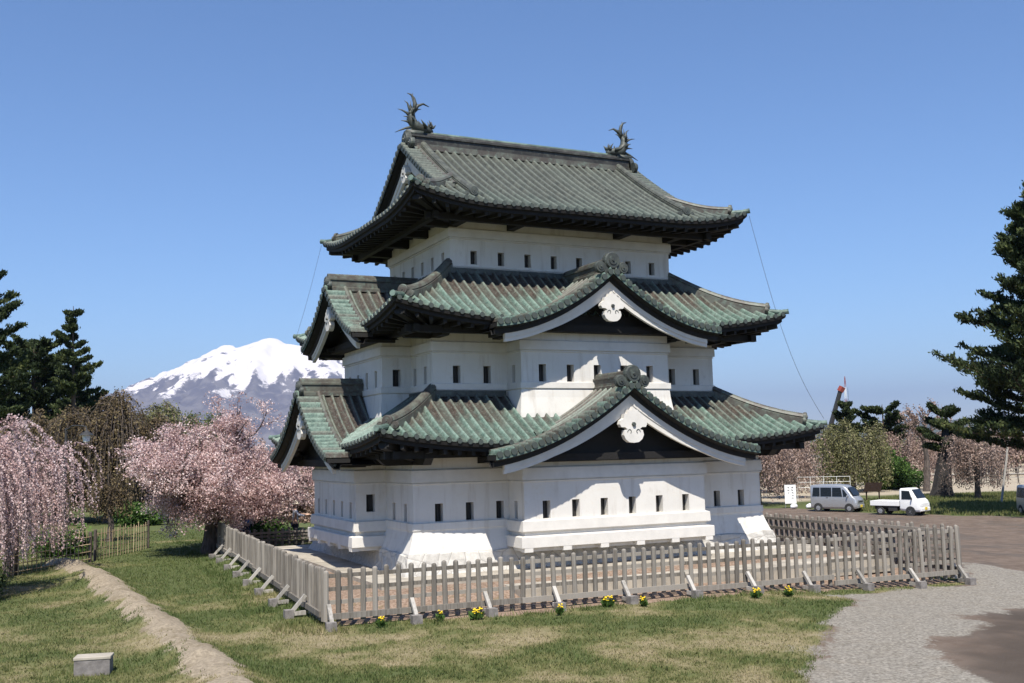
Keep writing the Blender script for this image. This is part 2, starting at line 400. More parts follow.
cA = np.stack([mk[0], mk[1], mk[2]], -1).reshape(-1, 3); cB = np.stack([mk[3], mk[4], mk[5]], -1).reshape(-1, 3)
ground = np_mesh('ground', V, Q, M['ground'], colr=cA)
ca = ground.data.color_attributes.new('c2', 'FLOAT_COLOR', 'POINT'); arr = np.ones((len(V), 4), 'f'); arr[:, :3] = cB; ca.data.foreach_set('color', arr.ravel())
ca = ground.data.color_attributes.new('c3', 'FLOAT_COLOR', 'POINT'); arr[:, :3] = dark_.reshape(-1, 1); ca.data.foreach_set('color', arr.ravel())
ground.data.polygons.foreach_set('use_smooth', [True]*len(ground.data.polygons)); tag(ground, kind='structure')
def hz(x, y): return float(H(np.array([x]), np.array([y]))[0])

# ------------------------------------------------------------------ the castle keep
KX, KY = 5.9, 4.6
keep = thing('castle_keep', 'white plastered three storey Japanese castle tower with green copper tiled roofs', 'castle tower', (KX, KY, .8))

def offset_poly(poly, d):
    out = []; n = len(poly)
    for i in range(n):
        p0, p1, p2 = poly[i-1], poly[i], poly[(i+1) % n]
        def nrm(a, b):
            dx, dy = b[0]-a[0], b[1]-a[1]; l = math.hypot(dx, dy); return dy/l, -dx/l
        n1, n2 = nrm(p0, p1), nrm(p1, p2)
        out.append((p1[0]+d*(n1[0]+n2[0]), p1[1]+d*(n1[1]+n2[1])) if abs(n1[0]*n2[0]+n1[1]*n2[1]) < .5 else (p1[0]+d*n1[0], p1[1]+d*n1[1]))
    return out
def ring(mb, poly, prof, closed=False, zfun=None):
    n = len(poly); rows = [[(x, y, z) for x, y in offset_poly(poly, o)] for o, z in prof]
    if closed: rows.append(rows[0])
    vs = [p for r in rows for p in r]; fs = []
    for i in range(len(rows)-1):
        for j in range(n): fs.append((i*n+j, i*n+(j+1) % n, (i+1)*n+(j+1) % n, (i+1)*n+j))
    mb.add(vs, fs)
def wall(mb, wins, A, B, z0, z1, holes, depth=.21):
    """vertical wall A->B (outward normal on the right) with recessed openings; holes: (s, width, zlo, zhi)"""
    L = math.hypot(B[0]-A[0], B[1]-A[1]); d = ((B[0]-A[0])/L, (B[1]-A[1])/L); nrm = (d[1], -d[0])
    P = lambda s, z, dep=0: (A[0]+d[0]*s-nrm[0]*dep, A[1]+d[1]*s-nrm[1]*dep, z)
    ss = sorted({0, L} | {h[0]-h[1]/2 for h in holes} | {h[0]+h[1]/2 for h in holes}); zs = sorted({z0, z1} | {h[2] for h in holes} | {h[3] for h in holes})
    for a, b in zip(ss[:-1], ss[1:]):
        for c, e in zip(zs[:-1], zs[1:]):
            if any(abs((a+b)/2-h[0]) < h[1]/2 and h[2] < (c+e)/2 < h[3] for h in holes): continue
            mb.add([P(a, c), P(b, c), P(b, e), P(a, e)], [(0, 1, 2, 3)])
    for s, wd, c, e in holes:
        a, b = s-wd/2, s+wd/2
        mb.add([P(a, c), P(b, c), P(b, e), P(a, e), P(a, c, depth), P(b, c, depth), P(b, e, depth), P(a, e, depth)],
               [(0, 1, 5, 4), (1, 2, 6, 5), (2, 3, 7, 6), (3, 0, 4, 7)])
        wm = MB(); pts = [P(a+.004, c+.004, depth-.005), P(b-.004, c+.004, depth-.005), P(b-.004, e-.004, depth-.005), P(a+.004, e-.004, depth-.005)]
        wm.poly(pts, (-nrm[0]*.04, -nrm[1]*.04, 0))
        m = (a+b)/2; wm.bar(P(m, c+.01, depth-.045), P(m, e-.01, depth-.045), .035, .035, up=(nrm[0], nrm[1], 0))
        wins.append(wm)
def storey(poly, holes, z0, z1, tops):
    mb = MB(); wins = []; n = len(poly)
    for i in range(n): wall(mb, wins, poly[i], poly[(i+1) % n], z0, tops.get(i, z1), holes.get(i, []))
    o = mb.build('storey_wall', M['plaster'], keep)
    for wm in wins: wm.build('window', M['window_dark'], o)
    return o
def win_row(A, poss, horizontal, zl, zh, wd=.24):
    return [(abs(p-A), wd, zl, zh) for p in poss]
HX = lambda c: [c]
# storey one
P1 = [(0, 0), (2.88, 0), (2.88, -.98), (8.92, -.98), (8.92, 0), (11.8, 0), (11.8, 9.2), (0, 9.2), (0, 6.9), (-.91, 6.9), (-.91, 2.3), (0, 2.3)]
zl, zh = 2.18, 2.67
h1 = {0: [(s, .24, zl, zh) for s in (.75, 1.67, 2.6)], 1: [(.45, .2, zl, zh)], 2: [(s-2.88, .24, zl, zh) for s in (3.57, 4.5, 5.43, 6.37, 7.3, 8.23)],
      4: [(s-8.92, .24, zl, zh) for s in (10.1, 11.03)], 5: [(s, .24, zl, zh) for s in (.9, 2.1, 3.3, 4.6, 5.9, 7.1, 8.3)],
      6: [(s, .24, zl, zh) for s in (.9, 2.6, 4.3, 5.9, 7.5, 9.2, 10.9)], 7: [(s, .24, zl, zh) for s in (.7, 1.65)], 8: [(.44, .24, zl, zh)],
      9: [(s, .22, zl+.03, zh) for s in (.54, 1.42, 2.3, 3.18, 4.06)], 10: [(.44, .26, 2.40, 2.90)], 11: [(s, .24, zl, zh) for s in (.70, 1.66)]}
s1 = storey(P1, h1, 1.30, 4.12, {2: 3.78, 9: 3.72})
mb = MB(); ring(mb, P1, [(0, 3.62), (.045, 3.60), (.06, 3.58), (.065, 3.28), (.065, 3.260), (.008, 3.258), (.008, 3.230), (.035, 3.228), (.035, 3.205), (0, 3.200)]); mb.build('frieze_band', M['plaster_trim'], s1)
R1 = [(0, 0), (11.8, 0), (11.8, 9.2), (0, 9.2)]
def seg_band(mb, A, B, z0, z1, off):
    """box lying on the wall A->B"""
    L = math.hypot(B[0]-A[0], B[1]-A[1]); d = ((B[0]-A[0])/L, (B[1]-A[1])/L); n = (d[1], -d[0])
    mb.poly([(A[0]-n[0]*.02, A[1]-n[1]*.02, z0), (B[0]-n[0]*.02, B[1]-n[1]*.02, z0), (B[0]+n[0]*off, B[1]+n[1]*off, z0), (A[0]+n[0]*off, A[1]+n[1]*off, z0)], (0, 0, z1-z0))
mb = MB(); ring(mb, R1, [(0, 2.16), (.05, 2.15), (.05, 1.96), (.03, 1.945), (0.03, 1.90), (.08, 1.72), (.17, 1.46), (.21, 1.36), (.21, 1.30), (0, 1.30)])
mb.build('flared_skirt', M['plaster'], s1)
def bay_box(x0, x1, y0, y1, zc=None):
    rect = [(x0, y0), (x1, y0), (x1, y1), (x0, y1)]; mb = MB()
    ring(mb, rect, [(0, 2.16), (.10, 2.13), (.11, 1.86), (.09, 1.84), (.015, 1.83), (.015, 1.735), (.17, 1.72), (.18, 1.70), (.18, 1.42), (.0, 1.40)])
    mb.add([(x0-.18, y0-.18, 1.42), (x1+.18, y0-.18, 1.42), (x1+.18, y1+.18, 1.42), (x0-.18, y1+.18, 1.42)], [(0, 1, 2, 3)])
    return mb
mb = bay_box(2.88, 8.92, -.98, .2)
for k in range(6):
    x = 2.78+k*1.20; mb.box(x, x+.26, -1.155, -.92, 1.30, 1.42)
mb.build('bay_sill_box', M['plaster_trim'], s1)
mb = bay_box(-.91, .2, 2.3, 6.9)
for k in range(5):
    y = 2.2+k*1.13; mb.box(-1.085, -.85, y, y+.24, 1.30, 1.42)
mb.build('bay_sill_box', M['plaster_trim'], s1)
# stone base, irregular upper course
mb = MB(); per = []
def wob(a, b): return .5*math.sin(a*5.1+b)+.5*math.sin(a*2.3+b*3.1)
st = []
for side, (A, B) in enumerate(((R1[0], R1[1]), (R1[1], R1[2]), (R1[2], R1[3]), (R1[3], R1[0]))):
    nseg = 46; L = math.hypot(B[0]-A[0], B[1]-A[1])
    for k in range(nseg): st.append((A[0]+(B[0]-A[0])*k/nseg, A[1]+(B[1]-A[1])*k/nseg, k/nseg*L, side))
def outw(x, y, o):
    cx = (x-5.9)/5.9; cy = (y-4.6)/4.6
    return (5.9+cx*(5.9+o), 4.6+cy*(4.6+o))
rows = []
for o, z, j in ((0.0, 1.34, 0), (.22, 1.36, .02), (.26, 1.33, .02), (.29, 1.16, .03), (.34, .98, .03), (.42, .79, .03), (.3, .70, 0)):
    r = []
    for (x, y, s, sd) in st:
        q = random.uniform(-1, 1); X2, Y2 = outw(x, y, o+j*q); r.append((X2, Y2, z+(.035*wob(s, sd) if j and z > .9 else 0)))
    r.append(r[0]); rows.append(r)
mb.grid(rows); mb.build('stone_base', M['base_stone'], keep)

# storey two
P2 = [(.97, .93), (3.36, .93), (3.36, -.01), (8.44, -.01), (8.44, .93), (10.83, .93), (10.83, 8.27), (.97, 8.27), (.97, 6.55), (.03, 6.55), (.03, 2.65), (.97, 2.65)]
zl, zh = 6.06, 6.57
h2 = {0: [(s-.97, .24, zl, zh) for s in (1.73, 2.7)], 1: [(.42, .22, zl, zh)], 2: [(s-3.36, .24, zl, zh) for s in (4.05, 4.98, 5.9, 6.83, 7.76)],
      4: [(s-8.44, .24, zl, zh) for s in (9.22, 10.16)], 5: [(s, .24, zl, zh) for s in (.9, 2.2, 3.65, 5.1, 6.4)],
      6: [(s, .24, zl, zh) for s in (1, 2.6, 4.2, 5.7, 7.2, 8.8)], 7: [(.6, .24, zl, zh)], 8: [(.45, .24, zl, zh)],
      9: [(s, .22, zl, zh) for s in (.6, 1.5, 2.4, 3.3)], 10: [(.46, .25, zl, zh)], 11: [(s, .24, zl, zh) for s in (.27, 1.14)]}
s2 = storey(P2, h2, 4.9, 7.74, {2: 7.52, 9: 7.42})
mb = MB(); ring(mb, P2, [(0, 7.28), (.045, 7.27), (.06, 7.25), (.065, 7.01), (.065, 6.990), (.008, 6.988), (.008, 6.960), (.035, 6.958), (.035, 6.935), (0, 6.930)]); mb.build('frieze_band', M['plaster_trim'], s2)
mb = MB(); ring(mb, P2, [(0, 6.045), (.05, 6.035), (.05, 5.87), (.035, 5.85), (0, 5.845)]); mb.build('sill_band', M['plaster_trim'], s2)
mb = MB()
for rc in ([(3.36, -.01), (8.44, -.01), (8.44, .9), (3.36, .9)], [(.03, 2.65), (1., 2.65), (1., 6.55), (.03, 6.55)]):
    ring(mb, rc, [(0, 5.848), (.02, 5.80), (.035, 5.6), (.07, 5.35), (.10, 5.15), (.13, 4.8)])
mb.build('flared_skirt', M['plaster'], s2)
# storey three
P3 = [(1.94, 1.8), (9.86, 1.8), (9.86, 7.4), (1.94, 7.4)]
zl, zh = 9.76, 10.18
h3 = {0: [(s-1.94, .22, zl, zh) for s in (2.72, 3.64, 4.56, 5.49, 6.41, 7.33, 8.25, 9.17)], 2: [(s-1.94, .22, zl, zh) for s in (2.72, 4.56, 6.41, 8.25)],
      1: [(s, .22, zl, zh) for s in (.55, 1.45, 2.35, 3.25, 4.15, 5.05)], 3: [(s, .22, zl, zh) for s in (.5, 1.4, 2.3, 3.2, 4.1, 5.0)]}
s3 = storey(P3, h3, 8.9, 11.24, {})
mb = MB(); ring(mb, P3, [(0, 10.86), (.045, 10.85), (.06, 10.83), (.065, 10.59), (.065, 10.570), (.008, 10.568), (.008, 10.540), (.035, 10.538), (.035, 10.515), (0, 10.510)]); mb.build('frieze_band', M['plaster_trim'], s3)
mb = MB(); ring(mb, P3, [(0, 9.70), (.03, 9.69), (.03, 9.66), (0, 9.655)]); mb.build('sill_band', M['plaster_trim'], s3)

# ---- roofs
PITCH = .30
PROF = [(0, 0), (.22, .008), (.28, .03), (.35, .078), (.43, .108), (.5, .116), (.57, .108), (.65, .078), (.72, .03), (.78, .008)]
GAPS_INIT = True
class Tier:
    def __init__(s, ex0, ex1, ey0, ey1, z0, a, b, L, sc): s.__dict__.update(locals())
    def z(s, d, e): return s.z0+s.a*d+s.b*d*d+s.L*max(0, 1-(d+e)/s.sc)**2
T1 = Tier(-1.48, 13.28, -1.48, 10.68, 4.26, .50, .04, .37, 4.0)
T2 = Tier(-.76, 12.56, -.78, 9.98, 7.76, .55, .052, .48, 4.0)
T3 = Tier(.05, 11.75, -.08, 9.28, 11.22, .50, .025, .42, 2.8)
def side_map(T, side):
    """returns length and map (u, d) -> x, y for an eave side; u along the eave, d inwards"""
    if side == 0: return T.ex1-T.ex0, lambda u, d: (T.ex0+u, T.ey0+d), (0, -1)
    if side == 1: return T.ey1-T.ey0, lambda u, d: (T.ex1-d, T.ey0+u), (1, 0)
    if side == 2: return T.ex1-T.ex0, lambda u, d: (T.ex1-u, T.ey1-d), (0, 1)
    return T.ey1-T.ey0, lambda u, d: (T.ex0+d, T.ey1-u), (-1, 0)
GAPS = {}
def gap_half(T, side): return GAPS.get((id(T), side), (0, 0))
def tile_slope(mb, T, side, dmax, nv=9):
    """dmax(e,u): how far the slope runs up"""
    L, mp, nrm = side_map(T, side); n = int(round(L/PITCH)); p = L/n; cols = []
    for k in range(n):
        rv = random.random()
        for t, h in PROF:
            u = (k+t)*p; e = min(u, L-u); gh, gd = gap_half(T, side); d0 = gd if abs(u-L/2) < gh else 0
            dm = dmax(e, u); c = []; cc = []
            for j in range(nv+1):
                d = d0+(dm-d0)*j/nv; x, y = mp(u, d); c.append((x-nrm[0]*0, y, T.z(d, e)+h)); cc.append((d/10, rv, h/.104))
            cols.append((c, cc))
    mb.grid([c for c, _ in cols], [cc for _, cc in cols])
def eave_discs(mb, T, side):
    L, mp, nrm = side_map(T, side); n = int(round(L/PITCH)); p = L/n
    for k in range(n):
        u = (k+.5)*p; e = min(u, L-u); x, y = mp(u, 0); z = T.z(0, e)+.03
        if abs(u-L/2) < gap_half(T, side)[0]: continue
        mb.disc((x-nrm[0]*.01, y-nrm[1]*.01, z), (nrm[0], nrm[1], 0), .07, .045, 10)
def eave_under(mb, T, side, wd, zs):
    """fascia and soffit: wd = distance eave -> wall, zs soffit height at the wall"""
    L, mp, nrm = side_map(T, side); rows = []; N_ = 60; gh = gap_half(T, side)[0]
    for k in range(N_+1):
        u = L*k/N_; e = min(u, L-u); r = []
        for d, dz in ((.0, -.015), (.02, -.10), (.10, -.11), (.10, -.22), (.5, -.20)):
            dd = min(d, max(e, d)) ; uu = min(max(u, d), L-d); x, y = mp(uu, d); r.append((x, y, T.z(0, e)+dz))
        uu = min(max(u, wd), L-wd); x, y = mp(uu, wd); r.append((x, y, zs))
        if abs(u-L/2) < gh:
            if len(rows) > 1: mb.grid(rows)
            rows = []
        else: rows.append(r)
    if len(rows) > 1: mb.grid(rows)
def rafters(mbs, T, side, wd, zs):
    mb = mbs[0]
    L, mp, nrm = side_map(T, side); n = int(L/.42)
    for k in range(n+1):
        u = .3+(L-.6)*k/n; e = min(u, L-u)
        if abs(u-L/2) < gap_half(T, side)[0]: continue
        ui = min(max(u, wd), L-wd)
        a = mp(ui, wd-.02); b = mp(u, .16); mbs[u > L/2].bar((*a, zs-.06), (*b, T.z(0, e)-.27), .10, .12)
    # purlin on bracket arms
    dd = wd-.85
    a, b = mp(dd-.25, dd), mp(L-dd+.25, dd); zz = T.z0-.36
    gh = gap_half(T, side)[0]
    if gh:
        m1 = mp(L/2-gh, dd); m2 = mp(L/2+gh, dd); mbs[0].bar((*a, zz+.12), (*m1, zz+.12), .17, .2); mbs[1].bar((*m2, zz+.12), (*b, zz+.12), .17, .2)
    else: mb.bar((*a, zz+.12), (*b, zz+.12), .17, .2)
def brackets(mbs, T, side, wd, zw, us):
    L, mp, nrm = side_map(T, side)
    for u in us:
        if abs(u-L/2) < gap_half(T, side)[0]+.1: continue
        x, y = mp(u, wd); a = Vector((x, y, zw)); o = Vector((nrm[0], nrm[1], 0)); t = Vector((-nrm[1], nrm[0], 0))*.12
        pr = [(0, .16), (1.02, .16), (1.02, .02), (.82, -.16), (0, -.16)]
        mbs[u > L/2].poly([a+o*(q-.05)+Vector((0, 0, z))-t for q, z in pr], t*2)
def hip_z(T, d): return T.z(d, d)
def hip_ridge(T, ci, dtop, roofobj, dlow=.42, mat='copper_ridge', wd=.15, ht=.30, oni=.52):
    sx, sy = ((1, 1), (-1, 1), (-1, -1), (1, -1))[ci]; cx = (T.ex0, T.ex1, T.ex1, T.ex0)[ci]; cy = (T.ey0, T.ey0, T.ey1, T.ey1)[ci]
    pt = lambda d, dz=0: Vector((cx+sx*d, cy+sy*d, hip_z(T, d)+dz))
    path = [pt(dtop+(dlow-dtop)*k/12, .03) for k in range(13)]
    sec = [(-wd, -.1), (-wd, ht*.45), (-wd*.8, ht*.5), (-wd*.95, ht*.62), (-wd*.7, ht*.85), (-wd*.3, ht), (wd*.3, ht), (wd*.7, ht*.85), (wd*.95, ht*.62), (wd*.8, ht*.5), (wd, ht*.45), (wd, -.1)]
    mb = MB(); mb.sweep(path, sec); mb.build('hip_ridge', M[mat], roofobj, smooth=False)
    o = Vector((-sx, -sy, 0)).normalized(); r = Vector((-o.y, o.x, 0)); mb = MB(); c = pt(dlow, .03)
    onigawara(mb, c+o*.02, o, r, oni); mb.build('ridge_end_tile', M['copper_ridge'], roofobj)
    mb = MB(); mb.tube([pt(.45, .08), pt(.12, .08), pt(0, .09)+o*.02, pt(0, .10)+o*.08], [.08, .08, .08, .088], 10); mb.build('corner_tile', M['copper_green'], roofobj)
def onigawara(mb, c, o, r, s):
    """round crest tile: a large ringed disc flanked by two small ones, over a plate"""
    up = Vector((0, 0, 1)); o = Vector(o); r = Vector(r); c = Vector(c)
    def ringdisc(cc, R, th):
        mb.tube([cc-o*.10*s, cc+o*th*s], [R*s, R*s], 18); mb.tube([cc+o*th*s, cc+o*(th+.05)*s], [R*s*.98, R*s*.86], 18)
        mb.tube([cc+o*(th+.01)*s, cc+o*(th+.075)*s], [R*s*.55, R*s*.5], 14); mb.tube([cc+o*(th+.05)*s, cc+o*(th+.11)*s], [R*s*.22, R*s*.12], 8)
    ringdisc(c+up*.36*s, .29, .05); ringdisc(c+up*.14*s-r*.43*s, .20, .0); ringdisc(c+up*.14*s+r*.43*s, .20, .0)
    mb.poly([c-r*.3*s-up*.1*s-o*.1*s, c+r*.3*s-up*.1*s-o*.1*s, c+r*.27*s+up*.4*s-o*.1*s, c-r*.27*s+up*.4*s-o*.1*s], o*.14*s)

GAPS[(id(T1), 0)] = (2.75, .42); GAPS[(id(T1), 3)] = (2.05, .45); GAPS[(id(T2), 0)] = (2.15, .42); GAPS[(id(T2), 3)] = (1.75, .45)
def make_roof(T, wd, dtop, zs, mat, hips=(0, 1, 2, 3), brs=None, zw=None):
    mb = MB()
    for sd in range(4): tile_slope(mb, T, sd, lambda e, u: min(e, dtop))
    mb.cc = (-.1, .5, 0)
    for sd in range(4): eave_discs(mb, T, sd)
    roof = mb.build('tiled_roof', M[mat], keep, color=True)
    eaves(T, wd, zs, roof, zw); return roof
def eaves(T, wd, zs, roof, zw):
    mb = MB(); whole = []
    for sd in range(4):
        one = MB(); rb = (one, MB()) if gap_half(T, sd)[0] else (one, one); whole += list(dict.fromkeys(rb))
        eave_under(mb, T, sd, wd, zs); rafters(rb, T, sd, wd, zs); L, mp, nrm = side_map(T, sd); n = max(2, int(round((L-2*wd)/1.97)))
        brackets(rb, T, sd, wd, zw, [wd+.12+(L-2*wd-.24)*k/n for k in range(n+1)])
        cx, cy, sx, sy = ((T.ex0, T.ey0, 1, 1), (T.ex1, T.ey0, -1, 1), (T.ex1, T.ey1, -1, -1), (T.ex0, T.ey1, 1, -1))[sd]
        one.bar((cx+sx*wd, cy+sy*wd, zs-.12), (cx+sx*.22, cy+sy*.22, T.z(0, 0)-.30), .2, .26)
    mb.build('soffit', M['soffit_wood'], roof)
    for rb in whole: rb.build('eave_brackets', M['black_wood'], roof)
roof1 = make_roof(T1, 1.48, 2.5, 4.10, 'roof_lower', zw=3.90)
roof2 = make_roof(T2, 1.72, 2.62, 7.72, 'roof_lower', zw=7.52)
for ci in range(4):
    hip_ridge(T1, ci, 2.44, roof1); hip_ridge(T2, ci, 2.66, roof2)
# top roof: hip and gable
mb = MB(); XG = 1.92                     # gable plane distance from x edges
def d3front(e, u): return min(e, 4.68) if e < XG-.05 else 4.68
for sd in (0, 2): tile_slope(mb, T3, sd, d3front, 14)
for sd in (1, 3): tile_slope(mb, T3, sd, lambda e, u: min(e, XG-.02), 8)
mb.cc = (-.1, .5, 0)
for sd in range(4): eave_discs(mb, T3, sd)
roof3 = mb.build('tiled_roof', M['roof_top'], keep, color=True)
eaves(T3, 1.88, 11.22, roof3, 11.04)

# ---- gables
GEGYO = [(0, 0), (.05, -.10), (.15, -.09), (.19, -.20), (.30, -.21), (.32, -.33), (.42, -.40), (.45, -.50), (.40, -.58), (.28, -.58), (.20, -.64), (.30, -.67), (.33, -.80), (.27, -.92), (.16, -1.0), (0, -1.02)]
def gable(Tf, A, a, b, smax, we, strip, wback, ww, zb, bw0, bw1, roofobj, mainz=None, slopes=True, drop=.25, panel_mat='black_wood', pan_off=.27, gs=1, gdrop=0.17, s_in=0.0, ridge_h=.42, mat='roof_lower', oni=.9):
    """Tf(u,w,z)->world; z(s)=A-a s+b s^2; we = outer tile edge; wback inner end of the ridge"""
    zz = lambda s: A-a*s+b*s*s
    slp = lambda s: -a+2*b*s
    o = Tf(0, 1, 0)-Tf(0, 0, 0); rt = Tf(1, 0, 0)-Tf(0, 0, 0); up = Vector((0, 0, 1))
    mb = MB()
    for sg in (-1, 1):
        if slopes:
            w0, w1 = wback, we-strip+.02; n = int(round((w1-w0)/PITCH)); p = (w1-w0)/n; cols = []
            for k in range(n):
                rv = random.random()
                for t, h in PROF+([(1.0, 0)] if k == n-1 else []):
                    wv = w0+(k+t)*p; sm = smax
                    if mainz is not None:
                        lim = mainz(wv)-.12
                        if lim is not None:
                            lo, hi = 0, smax
                            if zz(smax) < lim:
                                for _ in range(25):
                                    m = (lo+hi)/2
                                    if zz(m) > lim: lo = m
                                    else: hi = m
                                sm = lo
                    c = []; cc = []
                    for j in range(11):
                        s = sm*j/10; c.append(Tf(sg*s, wv, zz(s)+h)); cc.append(((smax-s)/10, rv, h/.104))
                    cols.append((c, cc))
            mb.grid([c for c, _ in cols], [c for _, c in cols])
        # edge strip: short tiles lying across, round ends outwards
        ns = int(round(smax*1.12/.235)); rows = []
        for k in range(ns):
            rv = random.random()
            for t, h in PROF+([(1.0, 0)] if k == ns-1 else []):
                s = smax-(smax-s_in)*(k+t)/ns; nr = Vector((0, 0, 1)); c = []; cc = []
                c.append(Tf(sg*s, we+.002, zz(s)-.09)); cc.append((.06, rv, .3))
                for j in range(4):
                    wv = we-strip*j/3; c.append(Tf(sg*s, wv, zz(s)+.045+h*1.15)); cc.append((.03+.13*rv+.012*j, rv, h/.104))
                rows.append((c, cc))
            s = smax-(smax-s_in)*(k+.5)/ns; mb.cc = (-.1, .5, 0); mb.disc(Tf(sg*s, we-.02, zz(s)+.045), o, .088, .055, 10)
        mb.grid([c for c, _ in rows], [c for _, c in rows])
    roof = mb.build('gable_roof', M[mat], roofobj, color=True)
    # heavy roll along the inner edge of the strip
    mb = MB()
    for sg in (-1, 1):
        pth = [Tf(sg*(s_in+(smax-.08-s_in)*k/12), we-strip, zz(s_in+(smax-.08-s_in)*k/12)+.10) for k in range(13)]
        mb.tube(pth, .085, 8)
    # dark band below the tile ends, roof underside
    mb.build('descending_roll', M['copper_ridge'], roofobj)
    K = 16; und = MB()
    for sg in (-1, 1):
        ss = [s_in+(smax-s_in)*k/K for k in range(K+1)]
        und.grid([[Tf(sg*s, we-.03, zz(s)+.02), Tf(sg*s, we-.05, zz(s)-.10), Tf(sg*s, we-.13, zz(s)-.12), Tf(sg*s, we-.22, zz(s)-.14), Tf(sg*s, we-.23, zz(s)-drop-.03), Tf(sg*s, we-.40, zz(s)-drop-.05), Tf(sg*s, we-.44, zz(s)-.16), Tf(sg*s, ww-.25, zz(s)-.16)] for s in ss])
        und.poly([Tf(sg*smax, we-.03, zz(smax)+.02), Tf(sg*smax, we-.05, zz(smax)-.10), Tf(sg*smax, we-strip, zz(smax)-.10), Tf(sg*smax, we-strip, zz(smax)+.02)], rt*(-sg)*.03)
    if slopes is not False or True:
        # purlin ends under the verge
        for s in (smax*.80, smax*.9):
            for sg in (-1, 1): und.bar(Tf(sg*s, we-.45, zz(s)-.24), Tf(sg*s, ww-.2, zz(s)-.24), .12, .13)
    und.build('verge_underside', M['black_wood'], roofobj)
    # bargeboards
    for sg in (-1, 1):
        for (wa, wb, f0, f1, dz) in ((we-.26, we-.40, 0, .58, 0), (we-.285, we-.39, .56, 1.0, 0)):
            bb = MB(); rows = []; sb = smax-.36
            for k in range(K+1):
                s = s_in+(sb-s_in)*k/K; hh = (bw0+(bw1-bw0)*min(1, s/(sb*.62))); t = zz(s)-drop; z1 = t-hh*f0; z2 = t-hh*f1
                rows.append([Tf(sg*s, wa, z1), Tf(sg*s, wa, z2), Tf(sg*s, wb, z2), Tf(sg*s, wb, z1), Tf(sg*s, wa, z1)])
            bb.grid(rows); bb.add(rows[-1][:4], [(0, 1, 2, 3)]); bb.add(rows[0][:4], [(0, 1, 2, 3)])
            if f0 == 0: brd = bb.build('bargeboard', M['plaster_trim'], roofobj)
            else: bb.build('lower_moulding', M['plaster_trim'], brd)
    # recessed panel
    pm = MB(); rows = []; wp = ww+pan_off; NS = 24; smx = None
    lim = smax-.3
    for k in range(2*NS+1):
        u = lim*(k-NS)/NS; t = zz(abs(u))-.17
        if t < zb+.01: continue
        rows.append([Tf(u, wp, zb), Tf(u, wp, t)])
    pm.grid(rows); ul, ur = rows[0][0], rows[-1][0]
    pm.build('gable_panel', M[panel_mat], roofobj)
    if slopes:
        pm = MB(); hu = abs((ur-ul).dot(rt))/2
        pts = [Tf(-hu, wp+.10, zb), Tf(hu, wp+.10, zb), Tf(hu, ww-.06, zb), Tf(-hu, ww-.06, zb)]
        pm.poly(pts, Vector((0, 0, .06))); pm.bar(Tf(-hu*.98, wp+.07, zb+.12), Tf(hu*.98, wp+.07, zb+.12), .12, .2)
        pm.build('gable_floor', M['soffit_wood'], roofobj)
    # pendant
    gm = MB(); top = A-drop-bw0*.42-gdrop; g = [(x*gs, z*gs) for x, z in GEGYO]; pl = g+[(-x, z) for x, z in g[-2:0:-1]]
    gm.poly([Tf(x, we-.27, top+z) for x, z in pl], o*.16); pend = gm.build('gable_pendant', M['plaster_trim'], roofobj)
    gm = MB()
    for sx in (-1, 1):
        pth = []
        for k in range(15):
            an = k/14*4.2; rr = .10*gs*(1-k/20); pth.append(Tf(sx*(.13*gs+rr*math.cos(an)*.8), we-.105, top-.72*gs+rr*math.sin(an)))
        gm.tube(pth, .011*gs, 5)
    gm.tube([Tf(0, we-.12, top-.50*gs), Tf(0, we-.06, top-.50*gs)], [.075*gs, .055*gs], 6)
    gm.build('pendant_scrolls', M['copper_dark'], pend)
    if slopes:
        rm = MB(); w0, w1 = wback, we-.12; wd = .14
        sec = [(-wd-.03, -.08), (-wd-.03, .03), (-wd, .05), (-wd, ridge_h*.55), (-wd-.035, ridge_h*.57), (-wd-.035, ridge_h*.68), (-wd*.7, ridge_h*.72), (-wd*.6, ridge_h*.92), (-wd*.25, ridge_h*1.02)]
        sec = sec+[(-x, z) for x, z in sec[::-1]]
        rm.sweep([Tf(0, w0, A), Tf(0, w1, A)], sec); rm.build('gable_ridge', M['copper_ridge'], roofobj)
        om = MB(); onigawara(om, Tf(0, w1+.02, A-.02), o, rt, oni); om.build('ridge_end_tile', M['copper_dark'], roofobj)
    return roof
TF_front = lambda u, w, z: Vector((KX+u, -w, z))
TF_left = lambda u, w, z: Vector((-w, KY+u, z))
TF_right = lambda u, w, z: Vector((11.8+w, KY+u, z))
mz = lambda T, ev: (lambda w: T.z(max(0, ev-w), 9) if w < ev-.02 else T.z0-.35)
gable(TF_front, 5.85, .765, .074, 4.33, 2.05, .56, 0.03, .98, 3.74, .46, .27, roof1, mz(T1, 1.48), gs=1.0)
gable(TF_left, 5.96, .95, .105, 3.40, 2.10, .70, -.0, .91, 3.70, .42, .26, roof1, mz(T1, 1.48), gs=.8, oni=.62, ridge_h=.46)
gable(TF_front, 9.26, .82, .10, 3.80, 1.13, .56, -1.77, .01, 7.50, .42, .27, roof2, mz(T2, .78), gs=.88)
gable(TF_left, 9.26, .95, .12, 2.85, 1.20, .66, -1.91, -.03, 7.40, .40, .26, roof2, mz(T2, .76), gs=.75, oni=.62, ridge_h=.46)
for Tf in (TF_left, TF_right):
    gable(Tf, 14.11, .734, .025, 3.35, -1.37, .56, 0, -2.0, 12.1, .48, .36, roof3, slopes=False, panel_mat='plaster', pan_off=.10, gs=.6, mat='roof_top', s_in=.0)
